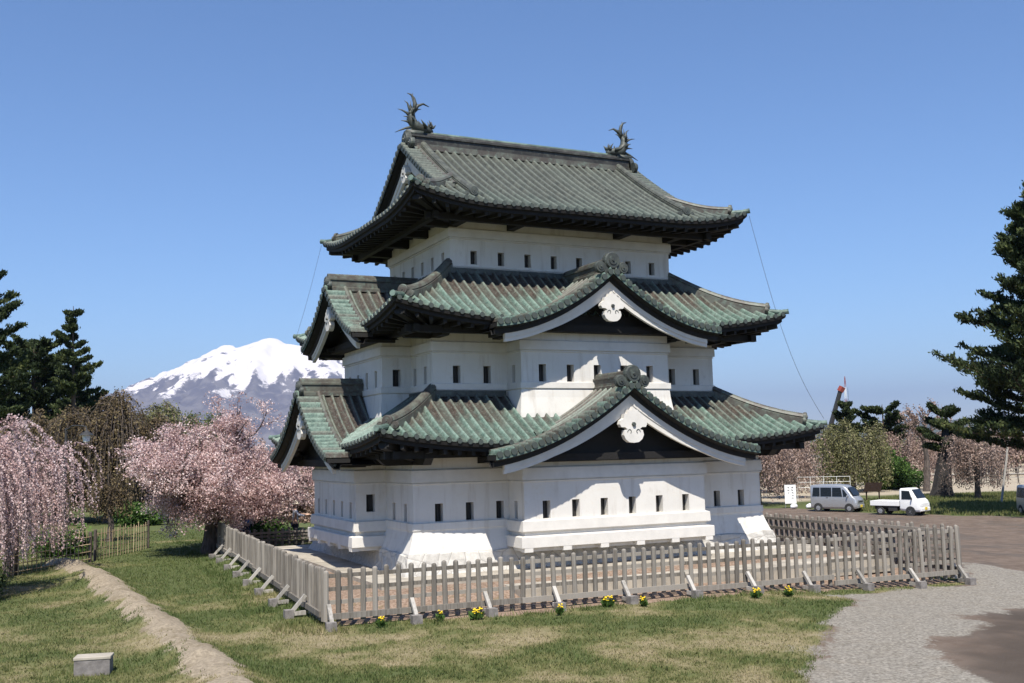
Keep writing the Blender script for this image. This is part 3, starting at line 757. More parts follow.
# descending ridges and hips of the top roof
for cxs in (2.14, 9.66):
    for sy in (-1, 1):
        z3 = lambda d: T3.z(d, 9); Yd = lambda d: (T3.ey0+d) if sy < 0 else (T3.ey1-d)
        mb = MB(); wd = .12; ht = .27
        sec = [(-wd, -.1), (-wd, ht*.5), (-wd*.8, ht*.55), (-wd*.95, ht*.68), (-wd*.6, ht*.92), (0, ht), (wd*.6, ht*.92), (wd*.95, ht*.68), (wd*.8, ht*.55), (wd, ht*.5), (wd, -.1)]
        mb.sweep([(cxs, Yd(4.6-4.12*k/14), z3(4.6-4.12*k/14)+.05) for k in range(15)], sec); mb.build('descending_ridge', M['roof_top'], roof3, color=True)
        mb = MB(); onigawara(mb, (cxs, Yd(.47), z3(.47)+.03), (0, sy, 0), (1, 0, 0), .5); mb.build('ridge_end_tile', M['copper_dark'], roof3)
for ci in range(4): hip_ridge(T3, ci, 2.02, roof3, dlow=.40, mat='copper_ridge', wd=.13, ht=.26, oni=.5)
mb = MB(); wd = .17; rh = .52
sec = [(-wd-.04, -.06), (-wd-.04, .06), (-wd, .08), (-wd, rh*.62), (-wd-.05, rh*.64), (-wd-.05, rh*.76), (-wd*.8, rh*.8), (-wd*.6, rh*.95), (-wd*.2, rh*1.03)]
sec = sec+[(-x, z) for x, z in sec[::-1]]
mb.sweep([(1.62, KY, 14.11), (10.18, KY, 14.11)], sec); mb.build('main_ridge', M['ridge_dark'], roof3)
mb = MB(); mb.tube([(1.62, KY, 14.11+rh*1.0), (10.18, KY, 14.11+rh*1.0)], .07, 8); mb.build('ridge_cap', M['copper_green'], roof3)
mb = MB()
for sy in (-1, 1): mb.sweep([(1.9, KY+sy*.19, 14.11), (9.9, KY+sy*.19, 14.11)], [(-.03, -.1), (-.03, .1), (.03, .1), (.03, -.1)])
mb.build('ridge_base_course', M['copper_ridge'], roof3)
for sx, xx in ((-1, 1.60), (1, 10.20)):
    mb = MB(); onigawara(mb, (xx, KY, 14.02), (sx, 0, 0), (0, 1, 0), .92); mb.build('ridge_end_tile', M['copper_dark'], roof3)
def shachi(x, sx):
    """fish shaped roof ornament: head on the ridge facing inwards, tail fronds up"""
    c = lambda a, z, y=0: (x+sx*a*1.06, KY+y*1.15, 14.58+z*1.12); mb = MB()
    mb.tube([c(-.62, .10), c(-.50, .16), c(-.28, .17), c(-.05, .24), c(.08, .42), c(.07, .60), c(.0, .76)], [.07, .13, .16, .17, .16, .12, .08], 10)
    mb.tube([c(-.55, .05), c(-.70, .02), c(-.78, .06)], [.09, .07, .02], 7); mb.tube([c(-.5, .22), c(-.66, .26), c(-.74, .34)], [.06, .05, .01], 6)
    def frond(p, r0): mb.tube([c(*q) for q in p], [r0*(1-.86*i/(len(p)-1)) for i in range(len(p))], 6)
    frond([(-.02, .72), (-.06, .92), (-.02, 1.08), (.08, 1.19), (.20, 1.22)], .085)
    frond([(-.02, .74), (-.02, .95), (.04, 1.10), (.02, 1.24)], .06)
    frond([(.0, .70), (-.16, .88), (-.33, .95), (-.52, .88)], .08)
    frond([(-.02, .66), (-.14, .76), (-.26, .78)], .05)
    frond([(.06, .60), (.15, .78), (.20, .92), (.30, .98)], .06); frond([(.06, .66), (.10, .86), (.08, 1.0)], .045)
    frond([(.08, .48), (.24, .62), (.38, .68), (.52, .70)], .055); frond([(.08, .42), (.22, .50), (.34, .50)], .045)
    frond([(.10, .32), (.26, .36), (.42, .36)], .05); frond([(.06, .2), (.28, .14), (.46, .06), (.62, -.02)], .055); frond([(.05, .12), (.2, .04), (.32, -.04)], .05)
    rs = np.random.default_rng(5)
    for k in range(46):
        f = rs.random(); a0 = -.55+.62*min(1, f*1.4); z0 = .16 if f < .6 else .16+(f-.6)*1.5; y0 = rs.uniform(-.14, .14); an = rs.uniform(.5, 2.6); l = rs.uniform(.10, .22)
        mb.tube([c(a0, z0+.04, y0), c(a0+math.cos(an)*l*.6, z0+.06+math.sin(an)*l*.6, y0*1.5), c(a0+math.cos(an)*l+.03, z0+.06+math.sin(an)*l, y0*1.8)], [.045, .03, .006], 5)
    for sy in (-1, 1):
        mb.tube([c(-.35, .2, sy*.12), c(-.25, .22, sy*.28), c(-.1, .34, sy*.36)], [.07, .05, .01], 6); mb.tube([c(-.52, .24, sy*.09), c(-.52, .24, sy*.13)], [.04, .03], 8)
    mb.box(x-.30, x+.30, KY-.16, KY+.16, 14.50, 14.66)
    return mb.build('fish_ornament', M['copper_dark'], keep, smooth=True)
shachi(1.86, -1); shachi(9.94, 1)
# lead strips where roofs meet the walls above
def strip(par, x0, x1, y0, y1, z):
    mb = MB(); mb.box(x0, x1, y0, y1, z, z+.17); mb.build('flashing', M['copper_dark'], par)
for q in ((.9, 3.25, .80, .95), (8.55, 10.95, .80, .95), (.84, .985, .955, 2.55), (.84, .985, 6.65, 8.25), (10.82, 10.97, .955, 8.25), (.85, 10.95, 8.26, 8.4)): strip(roof1, *q, 5.66)
for q in ((1.80, 10.0, 1.67, 1.82), (1.80, 1.95, 1.825, 7.375), (9.85, 10.0, 1.825, 7.375), (1.8, 10, 7.38, 7.53)): strip(roof2, *q, 9.44)
# lightning wires slung between the eave tips
mb = MB()
def sagline(a, b, sag, n=18):
    a = Vector(a); b = Vector(b); return [a.lerp(b, k/n)+Vector((0, 0, -sag*math.sin(math.pi*k/n))) for k in range(n+1)]
mb.tube(sagline((11.78, -.12, 11.58), (13.25, -1.50, 4.85), .95), .006, 4)
mb.build('lightning_wire', M['steel_wire'], keep); mb = MB()
mb.tube(sagline((.0, 9.3, 11.6), (-.80, 9.9, 8.2), .12), .005, 4); mb.build('lightning_wire', M['steel_wire'], keep)

pad = MB(); pad.box(-1.5, 13.7, -1.75, 11.2, .45, .80); pad.box(1.6, 13.9, -3.35, -1.752, .25, .66); po = pad.build('concrete_platform', M['concrete']); tag(po, kind='structure')

# ------------------------------------------------------------------ picket fences
def make_picket():
    mb = MB(); n = 8; mb.tube([(0, 0, 0), (0, 0, .95), (0, 0, .975), (0, 0, .99), (0, 0, 1.0)], [.060, .060, .056, .042, .016], n)
    return mb
_pk = make_picket().build('picket', M['fence_wood'], None); pk_mesh = _pk.data; bpy.data.objects.remove(_pk)
_bm = MB(); _bm.bar((0, 0, .50), (0, -.34, .12), .085, .075); _bm.bar((0, .0, .10), (0, -.36, .10), .09, .09); _br = _bm.build('brace', M['fence_pale'], None); br_mesh = _br.data; bpy.data.objects.remove(_br)
_bm = MB(); _bm.poly([(-.12, -.29, -.12), (.12, -.29, -.12), (.11, -.29, .19), (-.11, -.29, .19)], (0, -.20, 0)); _bl = _bm.build('foot_block', M['block_concrete'], None); bl_mesh = _bl.data; bpy.data.objects.remove(_bl)
def newobj(name, me, parent, loc, rz, sc=(1, 1, 1)):
    o = bpy.data.objects.new(name, me); col.objects.link(o); o.parent = parent; o.location = loc; o.rotation_euler = (0, 0, rz); o.scale = sc; return o
def picket_fence(A, B, ztop, label, outsign, group, braces=True, gap=.14, first_brace=.25, bpitch=1.75, rails=3):
    A = Vector(A); B = Vector(B); L = (B-A).length; d = (B-A)/L; nrm = Vector((d.y, -d.x))*outsign; rz = math.atan2(d.y, d.x)+(0 if outsign > 0 else math.pi)
    t = thing('picket_fence', label, 'fence', (A.x, A.y, hz(A.x, A.y)), group); org = ORG[t.name]
    n = int(L/.275); extra = MB()
    for k in range(n+1):
        s = L*k/n; p = A+d*s; g = hz(*(p+nrm*.1)); z0 = g+gap-random.uniform(0, .05); zt = ztop(s)+random.uniform(-.035, .03)
        if k < 100:
            o = newobj('picket', pk_mesh, t, (p.x-org.x, p.y-org.y, z0-org.z), random.uniform(0, .7), (1, 1, zt-z0)); o.rotation_euler[0] = random.gauss(0, .016); o.rotation_euler[1] = random.gauss(0, .016)
        else: extra.tube([(p.x, p.y, z0), (p.x, p.y, zt-.05), (p.x, p.y, zt)], [.05, .05, .015], 8)
    if extra.v: e = extra.build('picket_run', M['fence_wood'], t); e['kind'] = 'stuff'
    # rails in panels
    np_ = int(round(L/5.2)); pts = [L*i/np_ for i in range(np_+1)]
    for i in range(np_):
        a, b = pts[i], pts[i+1]; gm = lambda s: hz(*(A+d*s+nrm*.1))
        ga, gb = gm(a), gm(b); step = (ga+gb)/2
        base = [step+.24, ztop((a+b)/2)-.16]; mid = np.linspace(base[0], base[1], rails+1)[1:-1] if ztop(a)-ga < 1.4 else np.linspace(base[0], base[1], 5)[1:-1]
        lev = [base[0]]+list(mid)+[base[1]]
        for j, z in enumerate(lev):
            rm = MB(); off = nrm*(.075 if j == 0 else -.075); pa, pb = A+d*(a+.01)+off, A+d*(b-.01)+off
            ht = .125 if j == 0 else .085
            rm.bar((pa.x, pa.y, z), (pb.x, pb.y, z), .06, ht); rm.build('rail', M['fence_wood'], t)
    if braces:
        s = first_brace
        while s < L-.1:
            p = A+d*s+nrm*.10; g = hz(*(p+nrm*.6)); loc = (p.x-org.x, p.y-org.y, g-org.z)
            newobj('brace', br_mesh, t, loc, rz+random.uniform(-.04, .04)); newobj('foot_block', bl_mesh, t, loc, rz+random.uniform(-.1, .1)); s += bpitch*random.uniform(.96, 1.04)
    return t
grp = 'weathered picket fences around the tower'
picket_fence((-3.62, -4.35), (14.8, -5.0), lambda s: 1.60+.04*s/18.4, 'long grey wooden picket fence standing between the front lawn and the tower', 1, grp, first_brace=.03, bpitch=1.83)
picket_fence((-3.62, -4.15), (-2.6, 15.1), lambda s: 1.60-.03*s/20, 'grey wooden picket fence running back along the left lawn to the cherry tree', -1, grp, bpitch=2.2, first_brace=1.5)
picket_fence((14.95, -4.9), (15.1, 15.4), lambda s: 1.62-.1*s/20, 'grey wooden picket fence beside the brown dirt road on the right of the tower', 1, grp, bpitch=2.1, first_brace=.35)
picket_fence((-2.5, 15.35), (14.95, 15.35), lambda s: 1.16, 'dark picket fence crossing behind the tower at the foot of the cherry tree', -1, grp, braces=False)

# ------------------------------------------------------------------ distant land
RH = np.array([math.cos(YAW), -math.sin(YAW)]); FH = np.array([math.sin(YAW), math.cos(YAW)])
def mk_mountain():
    n = N('snow_mountain'); a = n.attr(); f = n.noise(.006, 8, rough=.78); f2 = n.noise(.0022, 6, (1, 1, .35), rough=.7, dist=1.5)
    sn = n.step(n.math('ADD', n.math('ADD', a[0], n.math('MULTIPLY', n.math('SUBTRACT', f, .5), 1.0)), n.math('MULTIPLY', n.math('SUBTRACT', f2, .5), .9)), .43, .57)
    rock = n.mix(n.step(n.noise(.004, 5), .4, .6), (.085, .08, .09), (.15, .14, .14))
    M['snow_mountain'] = n.fin(n.mix(sn, rock, (.72, .68, .66)), .9)
mk_mountain(); simple('hill_wood', (.05, .06, .035), .95, var=.5, sc=.002)
MC = np.array([3032., 13946.])
s_ = np.arange(-4200, 5200, 38.); t_ = np.arange(-5200, 3000, 42.); Sg, Tg = np.meshgrid(s_, t_)
px_s = [-4300, -3300, -2600, -1960, -1450, -965, -735, -600, -490, -420, -260, -90, 0, 120, 220, 420, 650, 980, 1500, 2200, 3300, 5200]
px_z = [150, 330, 560, 800, 1035, 1250, 1400, 1462, 1470, 1425, 1480, 1560, 1572, 1545, 1490, 1440, 1390, 1310, 1080, 800, 420, 120]
R0 = np.hypot(Sg*.55, Tg)+1; th = np.arctan2(Sg*.8, -Tg+900)
crest = np.interp(Sg-.10*Tg*0, px_s, px_z)
dist = np.abs(Tg); fall = crest*np.exp(-(dist/2500.)**1.25)
gul = 1-np.abs(2*fbm(th*7+40, R0*.00045+3, 4, .55)-1); gul2 = 1-np.abs(2*fbm(Sg*.0032+9, Tg*.0017+2, 5, .6)-1)
Zm = fall+(gul-.62)*np.clip(R0/1500, .06, 1)*260+(gul2-.6)*170*np.clip(R0/900, .25, 1)
edge = sstep(-4200, -3000, Sg)*sstep(5200, 4200, Sg)*sstep(-5200, -3800, Tg)*sstep(3000, 2000, Tg); Zm = Zm*edge-60*(1-edge)
snow = sstep(380, 1300, Zm)*.80+.85*(fbm(th*26+7, R0*.0011+2, 5, .6)-.5)+.45*(fbm(Sg*.006, Tg*.003, 4, .6)-.5)+.45*(.60-gul)+.07
XY = MC[None, None, :]+Sg[..., None]*RH+Tg[..., None]*FH
V = np.concatenate([XY, Zm[..., None]], -1).reshape(-1, 3); ny_, nx_ = Sg.shape; ii = np.arange(nx_*ny_).reshape(ny_, nx_)
Q = np.stack([ii[:-1, :-1], ii[:-1, 1:], ii[1:, 1:], ii[1:, :-1]], -1).reshape(-1, 4)
mo = np_mesh('mountain', V, Q, M['snow_mountain'], colr=np.stack([snow.ravel()]*3, -1)); tag(mo, kind='structure')
def hills():
    aa = np.radians(np.arange(-30, 90, .18)); rr = np.linspace(7000, 11500, 26); A, R_ = np.meshgrid(aa, rr)
    x = np.sin(A)*R_-9; y = np.cos(A)*R_-27; prof = np.sin(np.pi*(R_-7000)/4500)
    z = -25+prof*(70+150*fbm(x*.0007, y*.0007, 5, .5)*sstep(rad(5), rad(50), A)+40*fbm(x*.003, y*.003, 4)); n1, n2 = A.shape; ii = np.arange(n1*n2).reshape(n1, n2)
    Q = np.stack([ii[:-1, :-1], ii[:-1, 1:], ii[1:, 1:], ii[1:, :-1]], -1).reshape(-1, 4)
    tag(np_mesh('hills', np.stack([x, y, z], -1).reshape(-1, 3), Q, M['hill_wood']), kind='structure')
hills()

# ------------------------------------------------------------------ vegetation
def quads(P, size, aspect=1.0, colv=None, axis=None, rng=RNG, jit=.3):
    """P (n,3): one randomly turned quad per point; axis: optional long direction (n,3)"""
    n = len(P); a = rng.normal(size=(n, 3)) if axis is None else axis+rng.normal(size=(n, 3))*jit
    a /= np.linalg.norm(a, axis=1)[:, None]+1e-9; b = np.cross(a, rng.normal(size=(n, 3))); b /= np.linalg.norm(b, axis=1)[:, None]+1e-9
    s = (size*rng.uniform(.6, 1.35, n))[:, None]; a = a*s*aspect; b = b*s; c = np.cross(a, b); c = c/(np.linalg.norm(c, axis=1)[:, None]+1e-9)*s*.25
    V = np.stack([P-a-b*.55, P+a*.2-b+c, P+a+b*.5, P-a*.2+b+c], 1).reshape(-1, 3); Q = np.arange(4*n).reshape(n, 4)
    return V, Q
def leaves(name, P, size, mat, parent, org, colv, aspect=1., axis=None, jit=.3):
    V, Q = quads(np.asarray(P), size, aspect, axis=axis, jit=jit); c = np.repeat(np.clip(colv, 0, 1), 4)
    return np_mesh(name, V, Q, mat, parent, np.stack([c]*3, -1), org)
def branch_path(p, d, L, n, curl, rng, up=0.0):
    p = Vector(p); d = Vector(d).normalized(); out = [p.copy()]
    for k in range(n):
        d = (d+Vector(rng.normal(size=3))*curl+Vector((0, 0, up))).normalized(); p = p+d*(L/n); out.append(p.copy())
    return out
def spread_tree(name, label, loc, height, r, mat, blossom='blossom', nl=8, n2=7, n3=5, per=18, size=.06, seed=1, cat='tree', group=None, flat=.35, trunk_h=1.1, trunk_r=.26, fork=None):
    rng = np.random.default_rng(seed); base = Vector((*loc, hz(*loc)-.05)); t = thing(name, label, cat, tuple(base), group)
    mb = MB(); C_ = []; tint = []
    top = base+Vector((.1, -.05, trunk_h)); mb.tube([base-Vector((0, 0, .2)), base+Vector((.05, .02, trunk_h*.5)), top], [trunk_r*1.5, trunk_r, trunk_r*.9], 9)
    for i in range(nl):
        az = 2*math.pi*(i+rng.uniform(-.3, .3))/nl; el = rng.uniform(.25, 1.25) if i % 2 else rng.uniform(.12, .6)
        reach = r*(.74+.1*rng.random())*(math.cos(el)*.95+.10); hz_ = (height-trunk_h)*math.sin(el)*.8
        d = Vector((math.cos(az)*reach, math.sin(az)*reach, hz_)); L = d.length; p = branch_path(top, d+Vector((0, 0, .35*L)), L, 7, .10, rng, up=-.04)
        mb.tube(p, [trunk_r*.55*(1-.8*k/7) for k in range(8)], 6)
        for j in range(n2):
            q = p[2+int(5*j/n2)]; ax = (p[-1]-p[0]).normalized(); dd = (ax*.7+Vector(rng.normal(size=3))*.75+Vector((0, 0, .18))).normalized(); l2 = r*rng.uniform(.26, .46)
            p2 = branch_path(q, dd, l2, 5, .16, rng, up=.02); mb.tube(p2, [.045*(1-.75*k/5)*trunk_r*4 for k in range(6)], 4, cap=False)
            tb = rng.uniform(-.2, .2)
            for k in range(n3):
                q3 = p2[1+int(4*k/n3)]; d3 = (dd*.5+Vector(rng.normal(size=3))*.8).normalized(); p3 = branch_path(q3, d3, l2*rng.uniform(.35, .6), 4, .2, rng)
                mb.tube(p3, [.014*(1-.6*m/4)*trunk_r*4 for m in range(5)], 3, cap=False)
                for m in range(1, 5):
                    for _ in range(2): C_.append(tuple(p3[m]+Vector(rng.normal(size=3))*.10)); tint.append(tb+rng.uniform(-.15, .15))
    C_ = np.array(C_); tint = np.array(tint); P = np.repeat(C_, per, 0)+rng.normal(size=(len(C_)*per, 3))*np.array([.14, .14, .09])*r/4.5
    cv = .52+np.repeat(tint, per)+rng.uniform(-.45, .42, len(P)); keep_ = P[:, 2] > base.z+.7; P = P[keep_]; cv = cv[keep_]
    mb.build('trunk', M['bark'], t); leaves(blossom, P, size, M[mat], t, tuple(base), cv); return t
def weeping_tree(name, label, loc, height, r, mat, ns=260, per=60, size=.035, seed=1, crown='blossom', cat='tree', group=None, low=.9, trunk_r=.2, lean=(0, 0), thick=.05, bare=False):
    rng = np.random.default_rng(seed); base = Vector((*loc, hz(*loc)-.05)); t = thing(name, label, cat, tuple(base), group); mb = MB()
    th = height*.42; top = base+Vector((lean[0], lean[1], th)); mb.tube([base-Vector((0, 0, .2)), base.lerp(top, .5)+Vector((.1, .05, 0)), top], [trunk_r*1.4, trunk_r, trunk_r*.85], 8)
    limbs = []; nl = 9
    for i in range(nl):
        az = 2*math.pi*(i+rng.uniform(-.3, .3))/nl; rr = r*rng.uniform(.25, .8); hh = (height-th)*rng.uniform(.55, 1.0)*(1-.35*rr/r)
        p = branch_path(top, Vector((math.cos(az)*rr*.6, math.sin(az)*rr*.6, hh*1.3)), math.hypot(rr, hh)*1.05, 8, .07, rng, up=-.05)
        for k, q in enumerate(p): q.z = min(q.z, base.z+height*.985)
        mb.tube(p, [trunk_r*.5*(1-.85*k/8) for k in range(9)], 5); limbs.append(p)
    P = []; A_ = []; cv = []; tw = MB()
    for i in range(ns):
        lb = limbs[rng.integers(nl)]; q = lb[rng.integers(2, 9)]+Vector(rng.normal(size=3))*.12; ang = math.atan2(q.y-base.y, q.x-base.x)+rng.normal()*.7
        out = rng.uniform(.15, .62)*r*(1.05 if rng.random() < .3 else .8); rise = rng.uniform(.02, .22)*height*.4; bot = base.z+low+rng.uniform(0, .55)*(height-low)*rng.random()
        drop = max(.4, q.z-bot); n = per; tt = np.linspace(0, 1, n); sway = rng.normal()*.12
        x = q.x+math.cos(ang)*out*(1-(1-tt)**2.4); y = q.y+math.sin(ang)*out*(1-(1-tt)**2.4)+sway*np.sin(tt*3); z = q.z+rise*4*tt*(1-tt)*(1-tt)-drop*tt**1.7
        S_ = np.stack([x, y, z], -1); cnt = max(4, int(n*min(1, .35+drop/height))); idx = np.linspace(0, n-1, cnt).astype(int)
        T_ = np.gradient(S_, axis=0)[idx]; P.append(S_[idx]+rng.normal(size=(cnt, 3))*thick); A_.append(T_/(np.linalg.norm(T_, axis=1)[:, None]+1e-9)); tb = rng.uniform(-.22, .22)
        cv.append(.5+tb+rng.uniform(-.3, .3, cnt))
        if i % (1 if bare else 3) == 0: tw.tube([tuple(S_[j]) for j in range(0, n, max(1, n//6))], .007*r/2.5 if not bare else .012*r/2.5, 3, cap=False)
    tr = mb.build('trunk', M['bark'], t); tw.build('twigs', M['bark'], t)
    leaves(crown, np.concatenate(P), size, M[mat], t, tuple(base), np.concatenate(cv), 1.5, np.concatenate(A_), .5); return t
def pine_tree(name, label, loc, height, r, seed=1, per=46, size=.07, low=.16, trunk_r=.35, lean=(0, 0), group=None, open_=.0, pads=8, shape=.62, gap=1.05, droop=0.0, rl=.5, bark='bark_pine'):
    rng = np.random.default_rng(seed); base = Vector((*loc, hz(*loc)-.05)); t = thing(name, label, 'tree', tuple(base), group); mb = MB()
    tp = [base+Vector((lean[0]*k**1.4+.12*math.sin(k*5), lean[1]*k+.1*math.sin(k*4+1), height*k)) for k in np.linspace(0, 1, 10)]; mb.tube([tp[0]-Vector((0, 0, .3))]+tp[1:], [trunk_r*(1.25 if k == 0 else 1)*(1-.93*k/9) for k in range(10)], 8)
    C_ = []; A_ = []; tint = []; z = low; az = 0
    while z < .985:
        k = z; i = min(8, int(k*9)); p0 = tp[i].lerp(tp[i+1], k*9-i); nb = rng.integers(3, 6)
        for b in range(nb):
            if rng.random() < open_: continue
            az = 2*math.pi*(b/nb)+rng.uniform(-.5, .5)+z*40; L = r*((1-k)**shape)*rng.uniform(rl, 1.02)*(1 if k > low+.05 else .85)+.10*r
            d = Vector((math.cos(az), math.sin(az), rng.uniform(-.10, .15)-droop*(1-k)+.35*k)); p = branch_path(p0, d, L, 7, .055, rng, up=.045); mb.tube(p, [max(.012, trunk_r*.28*(1-k*.6)*(1-.85*m/7)) for m in range(8)], 4, cap=False)
            tb = rng.uniform(-.2, .2); d.normalize(); side0 = Vector((-d.y, d.x, 0)).normalized()
            for m in range(2, 8):
                C_.append(tuple(p[m])); A_.append((d.x*.6, d.y*.6, .7)); tint.append(tb)
            for m in range(pads):
                f = .25+.75*(m+rng.random())/pads; j = min(6, int(f*7)); q = p[j].lerp(p[j+1], f*7-j); sg = -1 if m % 2 else 1
                bd = (d*.75+side0*sg*rng.uniform(.3, 1.1)+Vector((0, 0, rng.uniform(.05, .45)))); l3 = L*rng.uniform(.14, .30)*(1.15-.6*abs(f-.55)); p3 = branch_path(q, bd, l3, 4, .08, rng, up=.10)
                mb.tube(p3, [.022, .018, .014, .01, .006], 3, cap=False); tb2 = tb+.12*rng.normal()
                for k3 in range(1, 5): C_.append(tuple(p3[k3]+Vector((0, 0, .03)))); A_.append((bd.x*.5, bd.y*.5, .8)); tint.append(tb2)
        z += gap/height*rng.uniform(.75, 1.25)
    C_ = np.array(C_); A_ = np.array(A_); n = len(C_)*per; P = np.repeat(C_, per, 0)+rng.normal(size=(n, 3))*np.array([.15, .15, .075])*(.7+.1*r/3)
    ax = np.repeat(A_, per, 0); cv = .38+np.repeat(np.array(tint), per)+rng.uniform(-.3, .34, n)
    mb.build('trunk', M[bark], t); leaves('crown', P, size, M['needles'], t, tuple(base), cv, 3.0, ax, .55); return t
def bush(name, label, loc, h, r, mat, n=5000, size=.05, seed=1, cat='shrub', group=None):
    rng = np.random.default_rng(seed); base = Vector((*loc, hz(*loc)-.03)); t = thing(name, label, cat, tuple(base), group); mb = MB(); C_ = []
    for i in range(16):
        az = rng.uniform(0, 6.28); rr = r*rng.uniform(.1, .85); e = base+Vector((math.cos(az)*rr, math.sin(az)*rr, h*rng.uniform(.5, .95)*(1-.3*(rr/r)**2)))
        mb.tube([base, base.lerp(e, .5)+Vector((0, 0, .1*h)), e], [.035, .02, .006], 4, cap=False)
        for k in range(9): C_.append(tuple(base.lerp(e, rng.uniform(.35, 1.05))+Vector(rng.normal(size=3))*r*.16))
    C_ = np.array(C_); per = n//len(C_); P = np.repeat(C_, per, 0)+rng.normal(size=(len(C_)*per, 3))*np.array([r*.13, r*.13, h*.09]); P[:, 2] = np.maximum(P[:, 2], base.z+.03)
    cv = .45+np.repeat(rng.uniform(-.25, .25, len(C_)), per)+rng.uniform(-.3, .3, len(P)); mb.build('stems', M['bark'], t); leaves('foliage', P, size, M[mat], t, tuple(base), cv, 1.3); return t

spread_tree('cherry_tree', 'wide round cherry tree in full pale pink blossom behind the left end of the fence', (-2.95, 14.9), 5.9, 4.05, 'blossom_pink', nl=16, n2=10, n3=6, per=18, size=.030, seed=4, trunk_h=1.3, trunk_r=.27)
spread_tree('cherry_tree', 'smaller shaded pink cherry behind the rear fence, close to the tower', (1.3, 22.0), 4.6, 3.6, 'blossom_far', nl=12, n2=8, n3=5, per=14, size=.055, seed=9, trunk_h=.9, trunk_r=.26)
bush('dark_shrub', 'low dark green hedge shrub under the pink cherry behind the rear fence', (-.6, 18.6), .9, 1.5, 'leaf_green', 6000, .05, 45)
weeping_tree('weeping_cherry', 'large pale pink weeping cherry cut by the left edge of the picture', (-10.9, 6.6), 5.3, 3.1, 'blossom_weeping', ns=520, per=190, size=.020, seed=3, low=1.0, trunk_r=.22, thick=.03)
weeping_tree('weeping_cherry', 'pale pink weeping cherry hanging over the bamboo lattice fence on the left', (-9.9, 11.6), 5.2, 2.4, 'blossom_weeping', ns=250, per=170, size=.021, seed=8, low=.8, trunk_r=.2, thick=.032)
g = 'budding brown trees on the left'
weeping_tree('budding_tree', 'brown budding weeping tree in front of the dark pines, tallest of the brown row', (-4.9, 38.5), 8.0, 3.9, 'bud_brown', ns=620, per=70, size=.045, seed=12, crown='crown', group=g, low=.7, bare=True, thick=.12)
weeping_tree('budding_tree', 'brown budding weeping tree behind the hanging street lamp', (-7.6, 41.6), 7.3, 3.6, 'bud_brown', ns=520, per=65, size=.045, seed=13, crown='crown', group=g, low=.6, bare=True, thick=.12)
weeping_tree('budding_tree', 'olive brown budding tree whose top meets the left foot of the mountain', (-1.4, 43.4), 7.4, 3.8, 'bud_olive', ns=560, per=65, size=.045, seed=14, crown='crown', group=g, low=.6, bare=True, thick=.12)
weeping_tree('budding_tree', 'brown budding tree above the pink weeping cherry at the left edge', (-10.2, 47.1), 6.4, 3.2, 'bud_brown', ns=380, per=50, size=.065, seed=15, crown='crown', group=g, low=.6, bare=True, thick=.12)
weeping_tree('young_weeping_tree', 'small brown weeping tree with a short dark trunk behind the lattice fence', (-5.9, 23.9), 3.5, 1.0, 'bud_brown', ns=130, per=40, size=.035, seed=16, crown='crown', low=1.1, trunk_r=.13, bare=True)
g = 'slender green trees on the skyline'
for i, (x, y, hh, lb) in enumerate(((2.0, 73.8, 9.0, 'leftmost'), (3.9, 73.1, 8.8, 'second from the left'), (5.6, 75.6, 9.1, 'third from the left'), (7.1, 75.0, 8.6, 'rightmost'))):
    weeping_tree('slender_tree', 'slender pale green tree below the mountain, '+lb+' of four', (x, y), hh, 1.9, 'poplar', ns=260, per=44, size=.065, seed=20+i, crown='crown', group=g, low=1.5, trunk_r=.15, thick=.22)
g = 'dark pines on the left'
pine_tree('pine_tree', 'tall dark pine with uneven tiers standing right of the other left hand pines', (-5.4, 71.9), 17.3, 3.5, seed=31, group=g, low=.30, size=.055, per=20, open_=.22, pads=8, gap=.72, rl=.35)
pine_tree('pine_tree', 'dark pine with long reaching branches cut by the left edge', (-12.2, 68.9), 21.0, 6.0, seed=32, group=g, low=.22, size=.055, per=20, open_=.25, pads=9, gap=.9, rl=.4)
pine_tree('pine_tree', 'broad dark pine filling the gap between the two taller left hand pines', (-8.4, 80.1), 14.2, 7.2, seed=33, group=g, low=.15, size=.06, per=24, shape=.4, gap=.6, open_=.1, rl=.5, pads=10)
pine_tree('pine_tree', 'low dark pine at the foot of the tall left hand pine', (-3.6, 76.8), 9.8, 4.6, seed=34, group=g, low=.15, size=.06, per=24, shape=.4, gap=.55, open_=.1, pads=9)
bush('green_bush', 'low bright green bush beneath the left side of the pink cherry', (-3.6, 34.4), 1.1, 1.5, 'leaf_green', 5000, .06, 41)
bush('dark_shrub', 'dark green shrub in the shade at the left edge of the lawn', (-10.9, 5.2), 1.5, .95, 'needles', 8000, .04, 42)
bush('green_bush', 'green bush behind the bamboo lattice under the weeping cherry', (-8.0, 17.6), .9, 1.3, 'leaf_green', 4500, .05, 43)
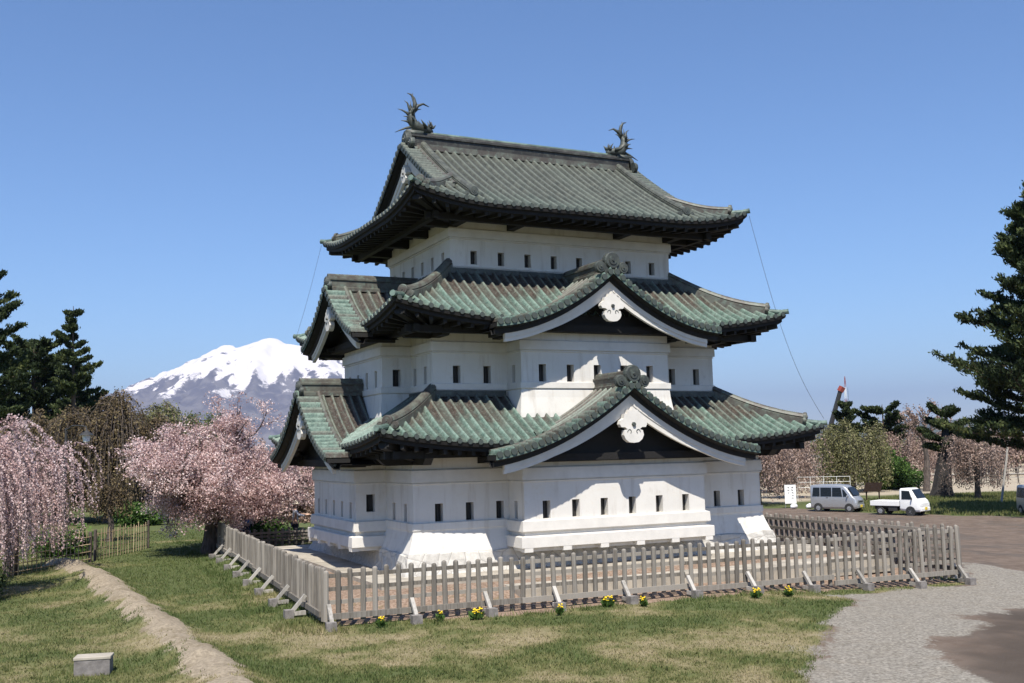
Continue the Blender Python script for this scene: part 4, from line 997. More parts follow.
# right hand side
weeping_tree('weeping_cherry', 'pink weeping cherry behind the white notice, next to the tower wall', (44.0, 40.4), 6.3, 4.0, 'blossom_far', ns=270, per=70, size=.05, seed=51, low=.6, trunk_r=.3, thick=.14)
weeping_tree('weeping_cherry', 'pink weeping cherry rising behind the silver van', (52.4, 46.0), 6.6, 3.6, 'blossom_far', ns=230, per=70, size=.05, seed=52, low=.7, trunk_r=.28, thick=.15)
weeping_tree('budding_tree', 'olive green weeping tree behind the silver van and the dark notice board', (63.6, 50.2), 6.9, 4.6, 'bud_olive', ns=330, per=70, size=.055, seed=53, crown='crown', low=.5, thick=.18)
weeping_tree('budding_tree', 'olive brown weeping tree under the corner of the lowest roof', (58.5, 56.5), 7.6, 3.8, 'bud_olive', ns=330, per=64, size=.06, seed=58, crown='crown', low=.6, thick=.18)
pine_tree('pine_tree', 'dark bushy pine with two rounded tops beyond the olive weeping trees', (75.6, 57.8), 8.9, 3.9, seed=54, low=.25, size=.075, per=30, shape=.3, gap=.8, pads=6, open_=.15)
pine_tree('pine_tree', 'small dark pine just left of the bushy two topped pine', (71.2, 59.0), 9.4, 2.0, seed=64, low=.4, size=.075, per=28, shape=.35, gap=.8, pads=6, open_=.15)
bush('green_bush', 'broad dark green bush behind the white pickup, under the olive weeping trees', (70.5, 52.0), 3.2, 3.6, 'leaf_green', 9000, .11, 46)
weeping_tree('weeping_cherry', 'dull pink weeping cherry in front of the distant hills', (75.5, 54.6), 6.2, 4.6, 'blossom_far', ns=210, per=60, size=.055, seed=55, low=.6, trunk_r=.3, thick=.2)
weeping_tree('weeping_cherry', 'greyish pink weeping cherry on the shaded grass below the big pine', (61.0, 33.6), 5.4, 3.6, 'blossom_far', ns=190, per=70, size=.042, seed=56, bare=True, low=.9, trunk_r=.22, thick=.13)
pine_tree('old_pine', 'huge dark pine rising out of the picture at the right edge', (50.8, 18.1), 21.3, 10.2, seed=57, low=.20, size=.055, per=22, trunk_r=.55, shape=1.0, pads=12, gap=.62, open_=.10, droop=.12, rl=.55)
pine_tree('old_pine', 'dark pine with a very thick trunk in the shade behind the white pickup', (61.9, 38.0), 7.6, 3.4, seed=59, low=.52, size=.06, per=34, bark='bark_shaded', trunk_r=.95, shape=.4, gap=.95, lean=(.5, -.6))
g = 'dull pink cherry trees along the far side of the field'
for i, (x, y, r, hh, m, lb) in enumerate(((91.7, 81.2, 3.6, 5.4, 'bud_olive', 'farthest left'), (97.6, 78.9, 3.9, 5.6, 'bud_olive', 'second from the left'), (104.5, 75.0, 4.6, 6.0, 'blossom_far', 'third from the left'), (111.5, 70.1, 5.2, 6.4, 'blossom_far', 'fourth from the left'), (116, 62, 5, 6, 'bud_brown', 'farthest right'), (88, 88, 4, 6, 'blossom_far', 'half hidden by the olive tree'))):
    weeping_tree('far_cherry', 'distant dull pink tree across the field, '+lb if m == 'blossom_far' else 'distant brownish tree across the field, '+lb, (x, y), hh, r, m, ns=200, per=44, size=.09, seed=70+i, crown='crown', group=g, low=.5, thick=.25)
def bare_tree():
    base = Vector((68.6, 45.9, -.85)); rng = np.random.default_rng(91); t = thing('bare_cherry', 'bare reaching cherry branches standing up left of the big pine', 'tree', tuple(base)); mb = MB()
    mb.tube([base, base+Vector((.3, 0, 3.0)), base+Vector((0, 0, 5.2))], [.35, .25, .18], 7); tp = base+Vector((0, 0, 5.0))
    for k in range(9):
        d = Vector((rng.uniform(-1.1, .9), rng.uniform(-.6, .6), rng.uniform(.4, 1.2))); p = branch_path(tp, d, rng.uniform(2.2, 4.2), 6, .16, rng, .03); mb.tube(p, [.13*(1-.8*i/6) for i in range(7)], 5)
        for j in range(6):
            q = p[rng.integers(2, 7)]; mb.tube(branch_path(q, d+Vector(rng.normal(size=3))*.7, rng.uniform(.6, 1.5), 4, .2, rng), [.045, .035, .025, .02, .012], 4)
    mb.build('trunk', M['bark'], t); n = 2600; pts = np.array([mb.v[i] for i in rng.integers(30, len(mb.v), n)])+rng.normal(size=(n, 3))*.12
    leaves('buds', pts, .07, M['blossom_far'], t, tuple(base), rng.uniform(0, .8, n))
bare_tree()
def far_wood():
    rng = np.random.default_rng(77); P = []; cv = []
    for k in range(1500):
        a = rng.uniform(rad(-35), rad(100)); D = rng.uniform(190, 420); x = -9.8+math.sin(a)*D; y = -26.8+math.cos(a)*D; r = rng.uniform(2.2, 4.5); h = rng.uniform(3.2, 5.6); n = 34; t0 = rng.uniform(-.25, .25)
        q = rng.normal(size=(n, 3)); q /= np.linalg.norm(q, axis=1)[:, None]; q *= rng.uniform(.4, 1, n)[:, None]; g = -.8 if x > 30 else .3
        P.append(np.stack([x+q[:, 0]*r, y+q[:, 1]*r, np.maximum(g+h*.55+q[:, 2]*h*.5, g)], -1)); cv.append(.45+t0+rng.uniform(-.2, .2, n))
    V, Q = quads(np.concatenate(P), .75); c = np.repeat(np.clip(np.concatenate(cv), 0, 1), 4)
    tag(np_mesh('distant_wood', V, Q, M['bud_olive'], None, np.stack([c]*3, -1)), 'distant low belt of mixed woodland beyond the castle grounds', 'woodland', kind='stuff')
far_wood()
# small flowering clumps at the fence foot
g = 'yellow flowering clumps along the front fence'
for i, (x, y, s, lb) in enumerate(((-.42, -5.15, 1.0, 'large clump of yellow dandelions right of the third fence foot'), (-1.2, -4.95, .45, 'tiny yellow flower clump under the rail near the fence corner'), (2.95, -5.2, 1.0, 'bright yellow clump of flowers below the middle of the fence'), (3.7, -5.6, .5, 'small yellow clump on the lawn right of the bright middle clump'),
        (1.4, -5.7, .5, 'sparse yellow flowers on the lawn left of the middle clump'), (6.7, -6.0, .8, 'loose yellow flower clump where the lawn narrows on the right'), (7.7, -6.0, .7, 'rightmost yellow flower clump of the lawn'), (-2.6, -5.0, .5, 'lone yellow flowers at the left foot of the front fence'), (-10.6, .3, .9, 'yellow flower clump at the left edge of the lawn'))):
    z = hz(x, y); rng = np.random.default_rng(200+i); t = thing('dandelion_clump', lb, 'flowers', (x, y, z), g); n = int(120*s); R1_ = .15*s
    az = rng.uniform(0, 6.28, n); rr = R1_*np.sqrt(rng.random(n)); P = np.stack([x+rr*np.cos(az), y+rr*np.sin(az), z+.05+.09*rng.random(n)], -1); ax = np.stack([np.cos(az)*.6, np.sin(az)*.6, np.full(n, .7)], -1)
    leaves('leaf', P, .028, M['leaf_green'], t, (x, y, z), rng.uniform(.2, .9, n), 2.6, ax)
    fm = MB()
    for k in range(int(20*s)):
        a = rng.uniform(0, 6.28); q = R1_*.9*math.sqrt(rng.random()); c = Vector((x+q*math.cos(a), y+q*math.sin(a), z+rng.uniform(.13, .24))); fm.tube([c, c+Vector((random.uniform(-.01, .01), random.uniform(-.01, .01), .012)), c+Vector((0, 0, .02))], [.010, .024, .018], 8)
    fo = fm.build('flower_heads', M['dandelion_yellow'], t, color=True)

# lawn: blades everywhere near, longer tufts at the fence feet
def blades():
    rng = np.random.default_rng(5); n = 420000; D = 15.5+38*rng.random(n)**1.7; a = rng.uniform(-.52, .52, n)
    x = -9.77+D*(FH[0]+a*RH[0]); y = -26.776+D*(FH[1]+a*RH[1]); dry, gr, rd, so_, di, fi = masks(x, y)
    big = seg_dist(x, y, [(-4.2, -4.5), (-2.6, 22)]) < .8; big |= seg_dist(x, y, [(-3.7, -4.9), (9, -5.4)]) < .35; tuft = fbm(x*2.2, y*2.2, 3) > .47
    nearroad = rng.random(n) < np.clip(rd*1.2, 0, 1); kp = ~nearroad & (so_ < rng.uniform(.0, .9, n)) & (di < .25+rng.uniform(0, .6, n)); kp &= (fbm(x*6, y*6, 2) > .30)
    x, y, dry, big, tuft = [q[kp] for q in (x, y, dry, big, tuft)]; n = len(x); z = H(x, y)
    h = rng.uniform(.018, .05, n)*(1+.6*(dry < .4)); h = np.where(big & tuft, rng.uniform(.06, .17, n), h); wdt = rng.uniform(.004, .009, n)*(1+np.hypot(x+9.8, y+26.8)/40)
    az = rng.uniform(0, 6.28, n); dx, dy = np.cos(az)*wdt, np.sin(az)*wdt; lx, ly = rng.normal(size=n)*h*.5, rng.normal(size=n)*h*.5
    V = np.stack([np.stack([x-dx, y-dy, z-.005], -1), np.stack([x+dx, y+dy, z-.005], -1), np.stack([x+lx, y+ly, z+h], -1)], 1).reshape(-1, 3)
    c = np.clip(dry*.95+rng.uniform(-.25, .3, n)-.25*(big & tuft), 0, 1); c = np.repeat(c, 3)
    o = np_mesh('grass', V, np.arange(3*n).reshape(n, 3), M['grass_blades'], colr=np.stack([c]*3, -1)); tag(o, 'short patchy lawn grass, green and straw coloured', 'grass', kind='stuff')
blades()
def far_grass():
    rng = np.random.default_rng(6); n = 60000; P = []
    poly = [(43.9, 29.0), (44.6, 24), (45.2, 21.9), (47.6, 18.0), (66, 20), (72, 38), (62, 41.5), (52, 38.5)]
    x = rng.uniform(43, 78, n); y = rng.uniform(14, 46, n); k = poly_sd(x, y, poly) > 0; x, y = x[k], y[k]; n = len(x); z = H(x, y); h = rng.uniform(.08, .28, n); az = rng.uniform(0, 6.28, n); wd = .05
    V = np.stack([np.stack([x-np.cos(az)*wd, y-np.sin(az)*wd, z], -1), np.stack([x+np.cos(az)*wd, y+np.sin(az)*wd, z], -1), np.stack([x+rng.normal(size=n)*.05, y, z+h], -1)], 1).reshape(-1, 3)
    c = np.repeat(rng.uniform(0, .6, n), 3); o = np_mesh('verge_grass', V, np.arange(3*n).reshape(n, 3), M['grass_blades'], colr=np.stack([c]*3, -1)); tag(o, 'long green grass on the verge behind the parked vehicles', 'grass', kind='stuff')
far_grass()

# ------------------------------------------------------------------ small built things
# kerb stone block on the lawn
t = thing('stone_block', 'weathered grey concrete box with a paler flat lid on the left lawn', 'block', (-8.45, -6.72, hz(-8.45, -6.72)-.03)); t.rotation_euler[2] = rad(-14)
def local_build(mb, name, mat, parent, bevel=0):
    o = mb.build(name, mat, None); o.parent = parent
    if bevel: m = o.modifiers.new('bevel', 'BEVEL'); m.width = bevel; m.segments = 2
    return o
mb = MB(); mb.poly([(-.30, -.17, 0), (.30, -.17, 0), (.30, .17, 0), (-.30, .17, 0)], (0, 0, .30)); local_build(mb, 'body', M['block_concrete'], t, .015)
mb = MB(); mb.poly([(-.31, -.18, .302), (.31, -.18, .302), (.31, .18, .302), (-.31, .18, .302)], (0, 0, .055)); local_build(mb, 'lid', M['concrete'], t, .012)

def lattice(A, B, h, label, step=.22):
    A = Vector(A); B = Vector(B); L = (B-A).length; d = (B-A)/L; z0 = hz(A.x, A.y); t = thing('bamboo_fence', label, 'fence', (A.x, A.y, z0), 'bamboo lattice fences')
    n = int(L/step)
    for k in range(n+1):
        p = A+d*L*k/n; g = hz(*p); mb = MB(); r = .016; mb.tube([(p.x, p.y, g), (p.x+random.uniform(-.02, .02), p.y, g+h*random.uniform(.92, 1.08))], r, 6); mb.build('cane', M['bamboo'], t)
    for k in range(4):
        zc = h*(.12+.25*k); mb = MB(); o = Vector((-d.y, d.x))*(.03); a, b = A+o, B+o; mb.tube([(a.x, a.y, hz(*A)+zc), (b.x, b.y, hz(*B)+zc)], .018, 6); mb.build('rail', M['bamboo'], t)
    for p, rr in ((A, .06), (B, .045)):
        mb = MB(); g = hz(*p); mb.tube([(p.x, p.y, g-.1), (p.x, p.y, g+h*1.02), (p.x, p.y, g+h*1.04)], [rr, rr, rr*.8], 8); mb.build('post', M['bark'], t)
lattice((-7.25, 14.45), (-9.9, 11.0), 1.05, 'bamboo lattice fence under the pink weeping cherry at the left')
lattice((-7.05, 14.95), (-4.75, 18.9), 1.1, 'bamboo lattice fence ending in the open lawn beside the path')
# lamp
t = thing('street_lamp', 'hanging lantern street lamp on a curved arm against the brown trees', 'street lamp', (-8.0, 18.2, hz(-8, 18.2)))
mb = MB(); mb.tube([(-8, 18.2, .3), (-8, 18.2, 5.35)], [.07, .045], 8); mb.build('pole', M['black_plastic'], t)
mb = MB(); mb.tube([(-8, 18.2, 5.25), (-7.8, 17.85, 5.42), (-7.5, 17.4, 5.42), (-7.32, 17.15, 5.36), (-7.3, 17.1, 5.22)], .028, 6); mb.build('arm', M['black_plastic'], t)
mb = MB(); mb.tube([(-7.3, 17.1, 5.22), (-7.3, 17.1, 5.17), (-7.3, 17.1, 5.05), (-7.3, 17.1, 5.02)], [.04, .09, .26, .27], 14); mb.build('lamp_hood', M['black_plastic'], t)
mb = MB(); mb.tube([(-7.3, 17.1, 5.02), (-7.3, 17.1, 4.78), (-7.3, 17.1, 4.73)], [.16, .12, .05], 12); mb.build('lamp_glass', M['lamp_glass'], t)

# white notice and sand bags
t = thing('notice_board', 'upright white notice with columns of black writing behind the right hand fence', 'sign', (43.0, 35.2, -.8)); t.rotation_euler[2] = -YAW
mb = MB(); mb.poly([(-.43, 0, .35), (.43, 0, .35), (.43, 0, 1.75), (-.43, 0, 1.75)], (0, .03, 0)); local_build(mb, 'panel', M['sign_white'], t)
for sx in (-.40, .40): mb = MB(); mb.tube([(sx, .05, 0), (sx, .05, 1.8)], .02, 6); local_build(mb, 'leg', M['rim'], t)
mb = MB(); rng = np.random.default_rng(3)
for cx, n in ((.16, 5), (-.14, 3)):
    for k in range(n):
        z = 1.55-k*.2
        for q in range(4): a = rng.uniform(-.06, .06, 4); mb.bar((cx+a[0]-.03, -.006, z+a[1]), (cx+a[2]+.03, -.006, z+a[3]), .022, .006, up=(0, 1, 0))
local_build(mb, 'writing', M['sign_ink'], t)
for i, (x, y, lb) in enumerate(((42.6, 34.4, 'white sand bag at the left foot of the white notice'), (43.4, 33.6, 'white sand bag to the right below the white notice'))):
    mb = MB(); mb.tube([(x-.3, y, -.68), (x-.2, y, -.62), (x, y, -.58), (x+.2, y, -.62), (x+.3, y, -.68)], [.06, .16, .2, .16, .05], 8); tag(mb.build('sand_bag', M['white_cloth'], smooth=True), lb, 'sand bag', 'white sand bags at the notice')
t = thing('information_board', 'dark tilted information board between the silver van and the white pickup', 'sign', (54.0, 38.0, -.8)); t.rotation_euler[2] = -YAW-.2
mb = MB(); mb.poly([(-.75, -.15, .75), (.6, -.15, .75), (.85, .25, 1.45), (-.5, .25, 1.45)], (0, .05, .03)); local_build(mb, 'panel', M['sign_brown'], t)
for sx in (-.5, .5): mb = MB(); mb.bar((sx, .0, 0), (sx, .05, .95), .1, .1); local_build(mb, 'leg', M['sign_brown'], t)
# white railing by the weeping cherries
t = thing('white_railing', 'white metal railing among the cherry branches above the silver van', 'railing', (50.0, 42.5, -.8)); mb = MB()
for k in range(5): x, y = 50+k*.95, 42.5-k*.55; mb = MB(); mb.tube([(x, y, -.8), (x, y, 1.2)], .02, 6); mb.build('post', M['sign_white'], t)
for z in (.3, .75, 1.18): mb = MB(); mb.tube([(50, 42.5, z), (53.8, 40.3, z)], .018, 6); mb.build('rail', M['sign_white'], t)
# far field fence
for i, (A, B, lb) in enumerate((((75.5, 62.5), (96, 47), 'low pale post and rail fence along the near side of the field'), ((90, 78), (112, 62), 'thin dark rail fence across the far side of the field'))):
    t = thing('rail_fence', lb, 'fence', (*A, -.8)); A = Vector(A); B = Vector(B)
    for k in range(13): p = A.lerp(B, k/12); mb = MB(); mb.bar((p.x, p.y, -.8), (p.x, p.y, .35), .1, .1); mb.build('post', M['fence_wood'], t)
    for z in (-.2, .22): mb = MB(); mb.bar((A.x, A.y, z), (B.x, B.y, z), .06, .09); mb.build('rail', M['fence_pale' if i == 0 else 'fence_wood'], t)
# support prop leaning on the big pine
mb = MB(); mb.tube([(57.6, 28.6, -.8), (58.9, 28.9, 2.6), (59.6, 29.1, 5.0)], [.09, .08, .07], 7); tag(mb.build('tree_prop', M['fence_pale']), 'grey wooden prop leaning against the big pine at the right', 'prop')
# crane and mast
t = thing('crane', 'dark crane boom with a red tip rising beside the corner of the lowest roof', 'crane', (94.6, 89.6, -.8))
mb = MB(); mb.bar((92.5, 91.2, .3), (97.5, 87.4, .3), 2.3, .9); mb.bar((93.2, 90.7, 1.5), (95.6, 88.8, 1.5), 2.0, 1.5); mb.build('chassis', M['rim'], t)
for k, (x, y) in enumerate(((93.1, 90.6), (94.6, 89.5), (96.4, 88.2))):
    for sgn in (-1, 1): mb = MB(); a = Vector((x, y, -.3))+Vector((.6, .8, 0))*sgn*.95; mb.tube([a, a+Vector((.6, .8, 0))*sgn*.3], .5, 14); mb.build('wheel', M['tyre'], t)
mb = MB(); mb.bar((95.6, 89.9, 1.6), (98.05, 87.9, 11.5), .55, .55, up=(1, 0, 0), taper=.8); mb.build('boom', M['black_plastic'], t)
mb = MB(); mb.bar((98.0, 87.95, 11.35), (98.3, 87.7, 12.0), .62, .7, up=(1, 0, 0)); mb.build('boom_head', M['red_paint'], t)
mb = MB(); mb.tube([(98.9, 87.3, 11.9), (98.9, 87.3, 6.0)], .03, 4); mb.build('hoist_cable', M['steel_wire'], t)
t = thing('radio_mast', 'thin red and white lattice radio mast on the far skyline', 'mast', (281.3, 280.1, -.8))
for seg in range(7):
    mb = MB(); za, zb_ = seg*4.3-.8, (seg+1)*4.3-.8; w_a, w_b = .8*(1-seg/8), .8*(1-(seg+1)/8); cs = [(1, 1), (1, -1), (-1, -1), (-1, 1)]
    for i in range(4):
        A = (281.3+cs[i][0]*w_a, 280.1+cs[i][1]*w_a, za); Bq = (281.3+cs[i][0]*w_b, 280.1+cs[i][1]*w_b, zb_); mb.bar(A, Bq, .09, .09); j = (i+1) % 4
        mb.bar(A, (281.3+cs[j][0]*w_b, 280.1+cs[j][1]*w_b, zb_), .05, .05)
    mb.build('lattice_section', M['red_paint' if seg % 2 == 0 else 'sign_white'], t)

# ------------------------------------------------------------------ vehicles
def wheel(t, x, y, r=.27, w=.16):
    sg = 1 if y > 0 else -1
    mb = MB(); mb.tube([(x, y-sg*w, r), (x, y-sg*(w-.02), r), (x, y-sg*.02, r), (x, y, r)], [r*.9, r, r, r*.92], 18); wo = local_build(mb, 'wheel', M['tyre'], t)
    mb = MB(); mb.tube([(x, y-sg*.03, r), (x, y+sg*.008, r)], [r*.62, r*.58], 14)
    for k in range(5): a = k*1.2566; mb.bar((x, y+sg*.012, r), (x+math.cos(a)*r*.55, y+sg*.012, r+math.sin(a)*r*.55), .03, .02, up=(0, 1, 0))
    ro = local_build(mb, 'rim', M['rim'], wo); ro.parent = wo
def loft(mb, st):
    """st: (x, half width, z bottom, z belt, z top, half width at top)"""
    rows = []
    for x, hw, zb_, zk, zt, ht in st:
        rows.append([(x, -hw*.9, zb_), (x, -hw, zb_+.12), (x, -hw, zk), (x, -ht, zt-.06), (x, -ht+.09, zt), (x, ht-.09, zt), (x, ht, zt-.06), (x, hw, zk), (x, hw, zb_+.12), (x, hw*.9, zb_), (x, -hw*.9, zb_)])
    mb.grid(rows); n = len(rows[0])-1; mb.add(rows[0][:n], [tuple(range(n))]); mb.add(rows[-1][:n], [tuple(range(n-1, -1, -1))])
def kei_van(loc, heading, mat, label):
    t = thing('parked_van', label, 'van', loc, 'small vans parked by the dirt road'); t.rotation_euler[2] = heading
    mb = MB(); loft(mb, [(-1.70, .66, .34, .95, 1.72, .60), (-1.66, .735, .24, 1.0, 1.86, .64), (-1.2, .74, .22, 1.02, 1.89, .65), (0, .74, .22, 1.02, 1.90, .66), (.72, .74, .22, 1.0, 1.86, .65), (.98, .74, .22, .98, 1.66, .66), (1.36, .73, .22, .95, 1.12, .70), (1.56, .70, .24, .80, .98, .66), (1.68, .62, .30, .62, .82, .56)])
    body = local_build(mb, 'body', M[mat], t, .03); body.modifiers['bevel'].limit_method = 'ANGLE'; body.data.polygons.foreach_set('use_smooth', [True]*len(body.data.polygons))
    for sg in (-1, 1):
        for x0, x1, x0t, x1t in ((-1.52, -.98, -1.46, -.98), (-.92, -.12, -.92, -.12), (-.06, .66, -.06, .56), (.74, 1.12, .66, .80)):
            mb = MB(); yb, yt = sg*.748, sg*.682; mb.poly([(x0, yb, 1.08), (x1, yb, 1.08), (x1t, yt, 1.70 if x1 < 1 else 1.52), (x0t, yt, 1.70 if x1 < 1 else 1.6)], (0, sg*.008, 0)); local_build(mb, 'side_window', M['glass_dark'], t)
        mb = MB(); mb.poly([(1.60, sg*.42, .66), (1.52, sg*.68, .66), (1.48, sg*.69, .84), (1.55, sg*.46, .84)], (.07, sg*.02, 0)); local_build(mb, 'headlight', M['lamp_glass'], t)
        mb = MB(); mb.bar((1.02, sg*.74, 1.08), (1.06, sg*.90, 1.10), .08, .14); local_build(mb, 'wing_mirror', M[mat], t, .02)
        for x in (-1.12, 1.12):
            mb = MB(); mb.tube([(x, sg*.735, .29), (x, sg*.744, .29)], .33, 20); local_build(mb, 'wheel_arch', M['black_plastic'], t); wheel(t, x, sg*.755)
        mb = MB(); mb.bar((-.5, sg*.752, 1.0), (-.38, sg*.752, 1.0), .02, .03); local_build(mb, 'door_handle', M['black_plastic'], t)
    mb = MB(); mb.poly([(1.40, -.60, 1.16), (1.40, .60, 1.16), (1.02, .56, 1.70), (1.02, -.56, 1.70)], (.03, 0, .02)); local_build(mb, 'windscreen', M['glass_dark'], t)
    mb = MB(); mb.poly([(-1.69, -.54, 1.08), (-1.69, .54, 1.08), (-1.685, .5, 1.66), (-1.685, -.5, 1.66)], (-.03, 0, 0)); local_build(mb, 'rear_window', M['glass_dark'], t)
    mb = MB(); mb.bar((1.66, -.60, .40), (1.66, .60, .40), .12, .22); local_build(mb, 'bumper', M[mat], t, .03)
    mb = MB(); mb.bar((1.675, -.36, .72), (1.675, .36, .72), .03, .09); local_build(mb, 'grille', M['black_plastic'], t)
    mb = MB(); mb.bar((1.735, -.17, .42), (1.735, .17, .42), .015, .17); local_build(mb, 'number_plate', M['plate_yellow'], t)
    return t
hd = math.atan2(-3.0, 1.4)
kei_van((42.85, 30.1, -.8), hd, 'car_silver', 'silver van with dark windows parked between the white notice and the white pickup')
kei_van((48.7, 18.4, -.8), math.atan2(-8, -4.0), 'car_silver', 'grey van cut by the right edge of the picture')
def kei_truck(loc, heading):
    t = thing('parked_pickup', 'small white flatbed pickup parked on the dirt road in front of the thick trunked pine', 'pickup truck', loc); t.rotation_euler[2] = heading
    mb = MB(); loft(mb, [(.30, .70, .36, 1.0, 1.68, .64), (.34, .735, .34, 1.0, 1.76, .66), (.9, .735, .28, 1.0, 1.78, .66), (1.08, .735, .26, .98, 1.70, .66), (1.42, .735, .25, .95, 1.14, .70), (1.62, .72, .26, .84, .98, .68), (1.70, .66, .30, .66, .80, .62)])
    b = local_build(mb, 'cab', M['car_white'], t, .03); b.modifiers['bevel'].limit_method = 'ANGLE'; b.data.polygons.foreach_set('use_smooth', [True]*len(b.data.polygons))
    mb = MB(); mb.box(-1.70, .24, -.71, .71, .60, .68); bed = local_build(mb, 'cargo_bed', M['car_white'], t)
    for (x0, x1, y0, y1) in ((-1.70, .24, -.735, -.705), (-1.70, .24, .705, .735), (-1.73, -1.70, -.735, .735), (.24, .27, -.735, .735)):
        mb = MB(); mb.box(x0, x1, y0, y1, .62, .93); local_build(mb, 'side_gate', M['car_white'], t, .008)
    mb = MB(); mb.box(-1.6, 1.3, -.32, .32, .36, .58); local_build(mb, 'chassis', M['black_plastic'], t)
    for y in (-.55, .55): mb = MB(); mb.box(-.5, .1, y-.12, y+.12, .28, .55); local_build(mb, 'tool_box', M['black_plastic'], t)
    for sg in (-1, 1):
        mb = MB(); mb.poly([(.46, sg*.742, 1.06), (1.16, sg*.742, 1.06), (.98, sg*.685, 1.60), (.46, sg*.675, 1.62)], (0, sg*.008, 0)); local_build(mb, 'side_window', M['glass_dark'], t)
        mb = MB(); mb.poly([(1.63, sg*.40, .64), (1.60, sg*.68, .64), (1.57, sg*.70, .82), (1.60, sg*.44, .82)], (.09, sg*.02, 0)); local_build(mb, 'headlight', M['lamp_glass'], t)
        mb = MB(); mb.bar((1.14, sg*.74, 1.10), (1.20, sg*.90, 1.12), .07, .16); local_build(mb, 'wing_mirror', M['black_plastic'], t, .02)
        for x in (-1.05, 1.02): wheel(t, x, sg*.72, .27)
        mb = MB(); mb.tube([(1.02, sg*.732, .29), (1.02, sg*.742, .29)], .33, 20); local_build(mb, 'wheel_arch', M['black_plastic'], t)
    mb = MB(); mb.poly([(1.46, -.62, 1.14), (1.46, .62, 1.14), (1.10, .57, 1.68), (1.10, -.57, 1.68)], (.03, 0, .02)); local_build(mb, 'windscreen', M['glass_dark'], t)
    mb = MB(); mb.bar((1.70, -.66, .40), (1.70, .66, .40), .08, .2); local_build(mb, 'bumper', M['car_white'], t, .02)
    mb = MB(); mb.bar((1.755, -.17, .46), (1.755, .17, .46), .015, .17); local_build(mb, 'number_plate', M['plate_yellow'], t)
kei_truck((43.25, 24.7, -.8), math.atan2(-3.0, 1.05))

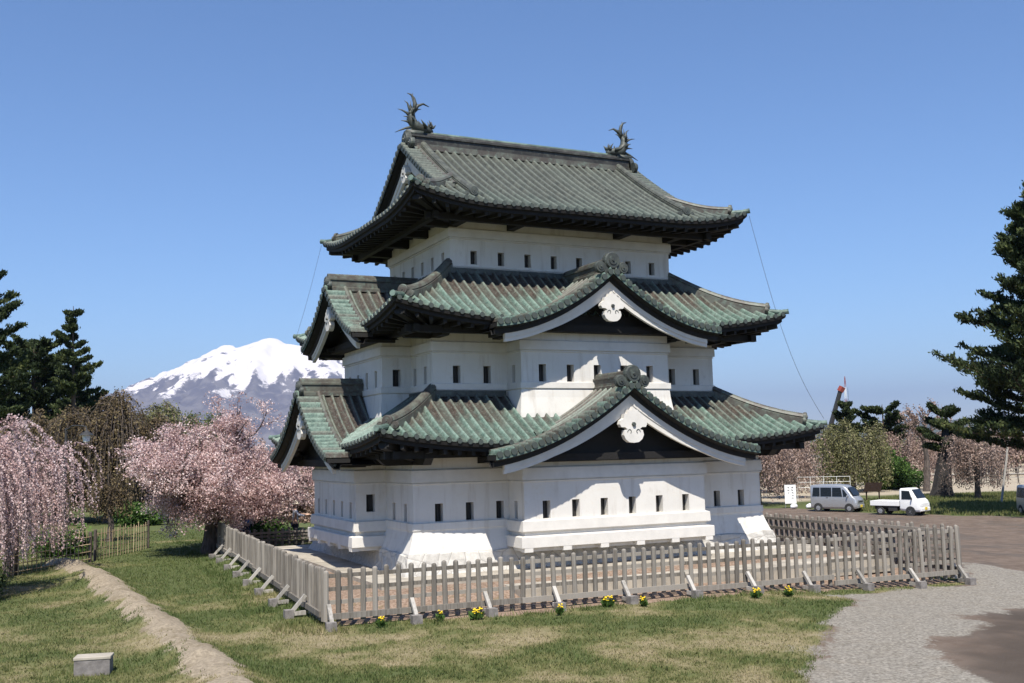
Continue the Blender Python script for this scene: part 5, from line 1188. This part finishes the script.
# ------------------------------------------------------------------ people
def skin_obj(name, pts, edges, rads, mat, parent, root=0, sub=2):
    me = bpy.data.meshes.new(name); me.from_pydata(pts, edges, []); o = bpy.data.objects.new(name, me); col.objects.link(o); o.parent = parent; me.materials.append(mat)
    m = o.modifiers.new('skin', 'SKIN'); m.use_smooth_shade = True; layer = me.skin_vertices[0].data
    for i, r in enumerate(rads): layer[i].radius = (r, r*.85) if not isinstance(r, tuple) else r; layer[i].use_root = (i == root)
    s = o.modifiers.new('sub', 'SUBSURF'); s.levels = sub; s.render_levels = sub; return o
def person(label, loc, face, shirt, trousers, hat, arm_fwd):
    t = thing('person', label, 'person', (*loc, hz(*loc)+.0)); t.rotation_euler[2] = face      # local +Y is forward
    hip = .92; P = [(0, 0, hip), (0, .0, 1.12), (0, .01, 1.32), (0, .0, 1.46), (0, .01, 1.53), (0, .03, 1.64), (0, .03, 1.72)]; E = [(i, i+1) for i in range(6)]; Rr = [.14, .13, .155, .07, .055, .085, .07]
    def add(par, q, r): P.append(q); Rr.append(r); E.append((par, len(P)-1)); return len(P)-1
    for s in (-1, 1):
        a = add(2, (s*.17, 0, 1.41), .06); b = add(a, (s*.22, -.02+.10*arm_fwd, 1.16+.08*arm_fwd), .045); c = add(b, (s*.20, .02+.42*arm_fwd, .96+.28*arm_fwd), .034); h = add(c, (s*.20, .06+.50*arm_fwd, .88+.37*arm_fwd), .034)
        for f in range(4): add(h, (s*.20+(f-1.5)*.02, .09+.57*arm_fwd, .80+.44*arm_fwd), .010)
        add(h, (s*.16, .10+.52*arm_fwd, .85+.40*arm_fwd), .011)
        a = add(0, (s*.09, 0, .86), .10); b = add(a, (s*.10, .03, .48), .065); c = add(b, (s*.10, -.01, .09), .045); add(c, (s*.11, .15, .035), .04)
    skin_obj('body', P, E, Rr, M['skin'], t)
    SP = [(0, 0, .90), (0, 0, 1.12), (0, .01, 1.32), (0, 0, 1.44)]; SE = [(0, 1), (1, 2), (2, 3)]; SR = [.165, .15, .175, .085]
    for s in (-1, 1):
        n = len(SP); SP += [(s*.18, 0, 1.41), (s*.225, -.02+.10*arm_fwd, 1.16+.08*arm_fwd), (s*.205, .02+.34*arm_fwd, 1.0+.22*arm_fwd)]; SR += [.075, .06, .048]; SE += [(2, n), (n, n+1), (n+1, n+2)]
    skin_obj('shirt', SP, SE, SR, M[shirt], t)
    TP = [(0, 0, .95)]; TE = []; TR = [.16]
    for s in (-1, 1):
        n = len(TP); TP += [(s*.09, 0, .85), (s*.10, .03, .48), (s*.10, -.01, .10)]; TR += [.115, .08, .065]; TE += [(0, n), (n, n+1), (n+1, n+2)]
    skin_obj('trousers', TP, TE, TR, M[trousers], t)
    for s in (-1, 1):
        mb = MB(); mb.tube([(s*.105, -.06, .045), (s*.11, .06, .05), (s*.115, .19, .035)], [.05, .055, .04], 8); local_build(mb, 'shoe', M['black_plastic'], t)
        mb = MB(); mb.tube([(s*.032, .100, 1.655), (s*.032, .116, 1.655)], .011, 6); local_build(mb, 'eye', M['black_plastic'], t)
        mb = MB(); mb.tube([(s*.082, .02, 1.64), (s*.095, .015, 1.65)], .024, 8); local_build(mb, 'ear', M['skin'], t)
    mb = MB(); mb.tube([(0, .10, 1.65), (0, .135, 1.625)], [.008, .016], 6); local_build(mb, 'nose', M['skin'], t)
    mb = MB(); mb.tube([(-.022, .112, 1.59), (.022, .112, 1.59)], .007, 5); local_build(mb, 'mouth', M['red_paint'], t)
    mb = MB()
    if hat: mb.tube([(0, .02, 1.70), (0, .02, 1.715), (0, .02, 1.72), (0, .02, 1.80), (0, .02, 1.83)], [.17, .175, .105, .095, .06], 14); local_build(mb, 'hat', M['straw_hat'], t)
    else: mb.tube([(0, .0, 1.62), (0, .0, 1.70), (0, .01, 1.76), (0, .02, 1.785)], [.092, .102, .08, .03], 12); local_build(mb, 'hair', M['black_plastic'], t)
    return t
person('person in a blue shirt and dark trousers standing under the pink cherry tree', (-1.15, 16.9), rad(200), 'blue_cloth', 'navy_cloth', False, .25)
person('person in a pale shirt and straw hat reaching out beside the tower wall', (.75, 16.3), rad(-95), 'white_cloth', 'navy_cloth', True, 1.0)

# ------------------------------------------------------------------ air
bpy.ops.mesh.primitive_cube_add(size=2, location=(0, 0, 0)); hzb = bpy.context.object; hzb.name = 'haze'
hzb.dimensions = (1, 1, 1)
for v in hzb.data.vertices:
    c = v.co; v.co = (c.x*27000, c.y*27000, 850 if c.z > 0 else -63)
hzb.scale = (1, 1, 1); hm = bpy.data.materials.new('haze'); hm.use_nodes = True; ht = hm.node_tree; ht.nodes.clear()
ho = ht.nodes.new('ShaderNodeOutputMaterial'); hv = ht.nodes.new('ShaderNodeVolumePrincipled'); hv.inputs['Color'].default_value = (.36, .44, .70, 1); hv.inputs['Density'].default_value = 4.5e-5; hv.inputs['Anisotropy'].default_value = .0
ht.links.new(hv.outputs[0], ho.inputs['Volume']); hzb.data.materials.append(hm); tag(hzb, kind='stuff')
for v in hzb.data.vertices:
    if v.co.z > 0: v.co.z = 1650
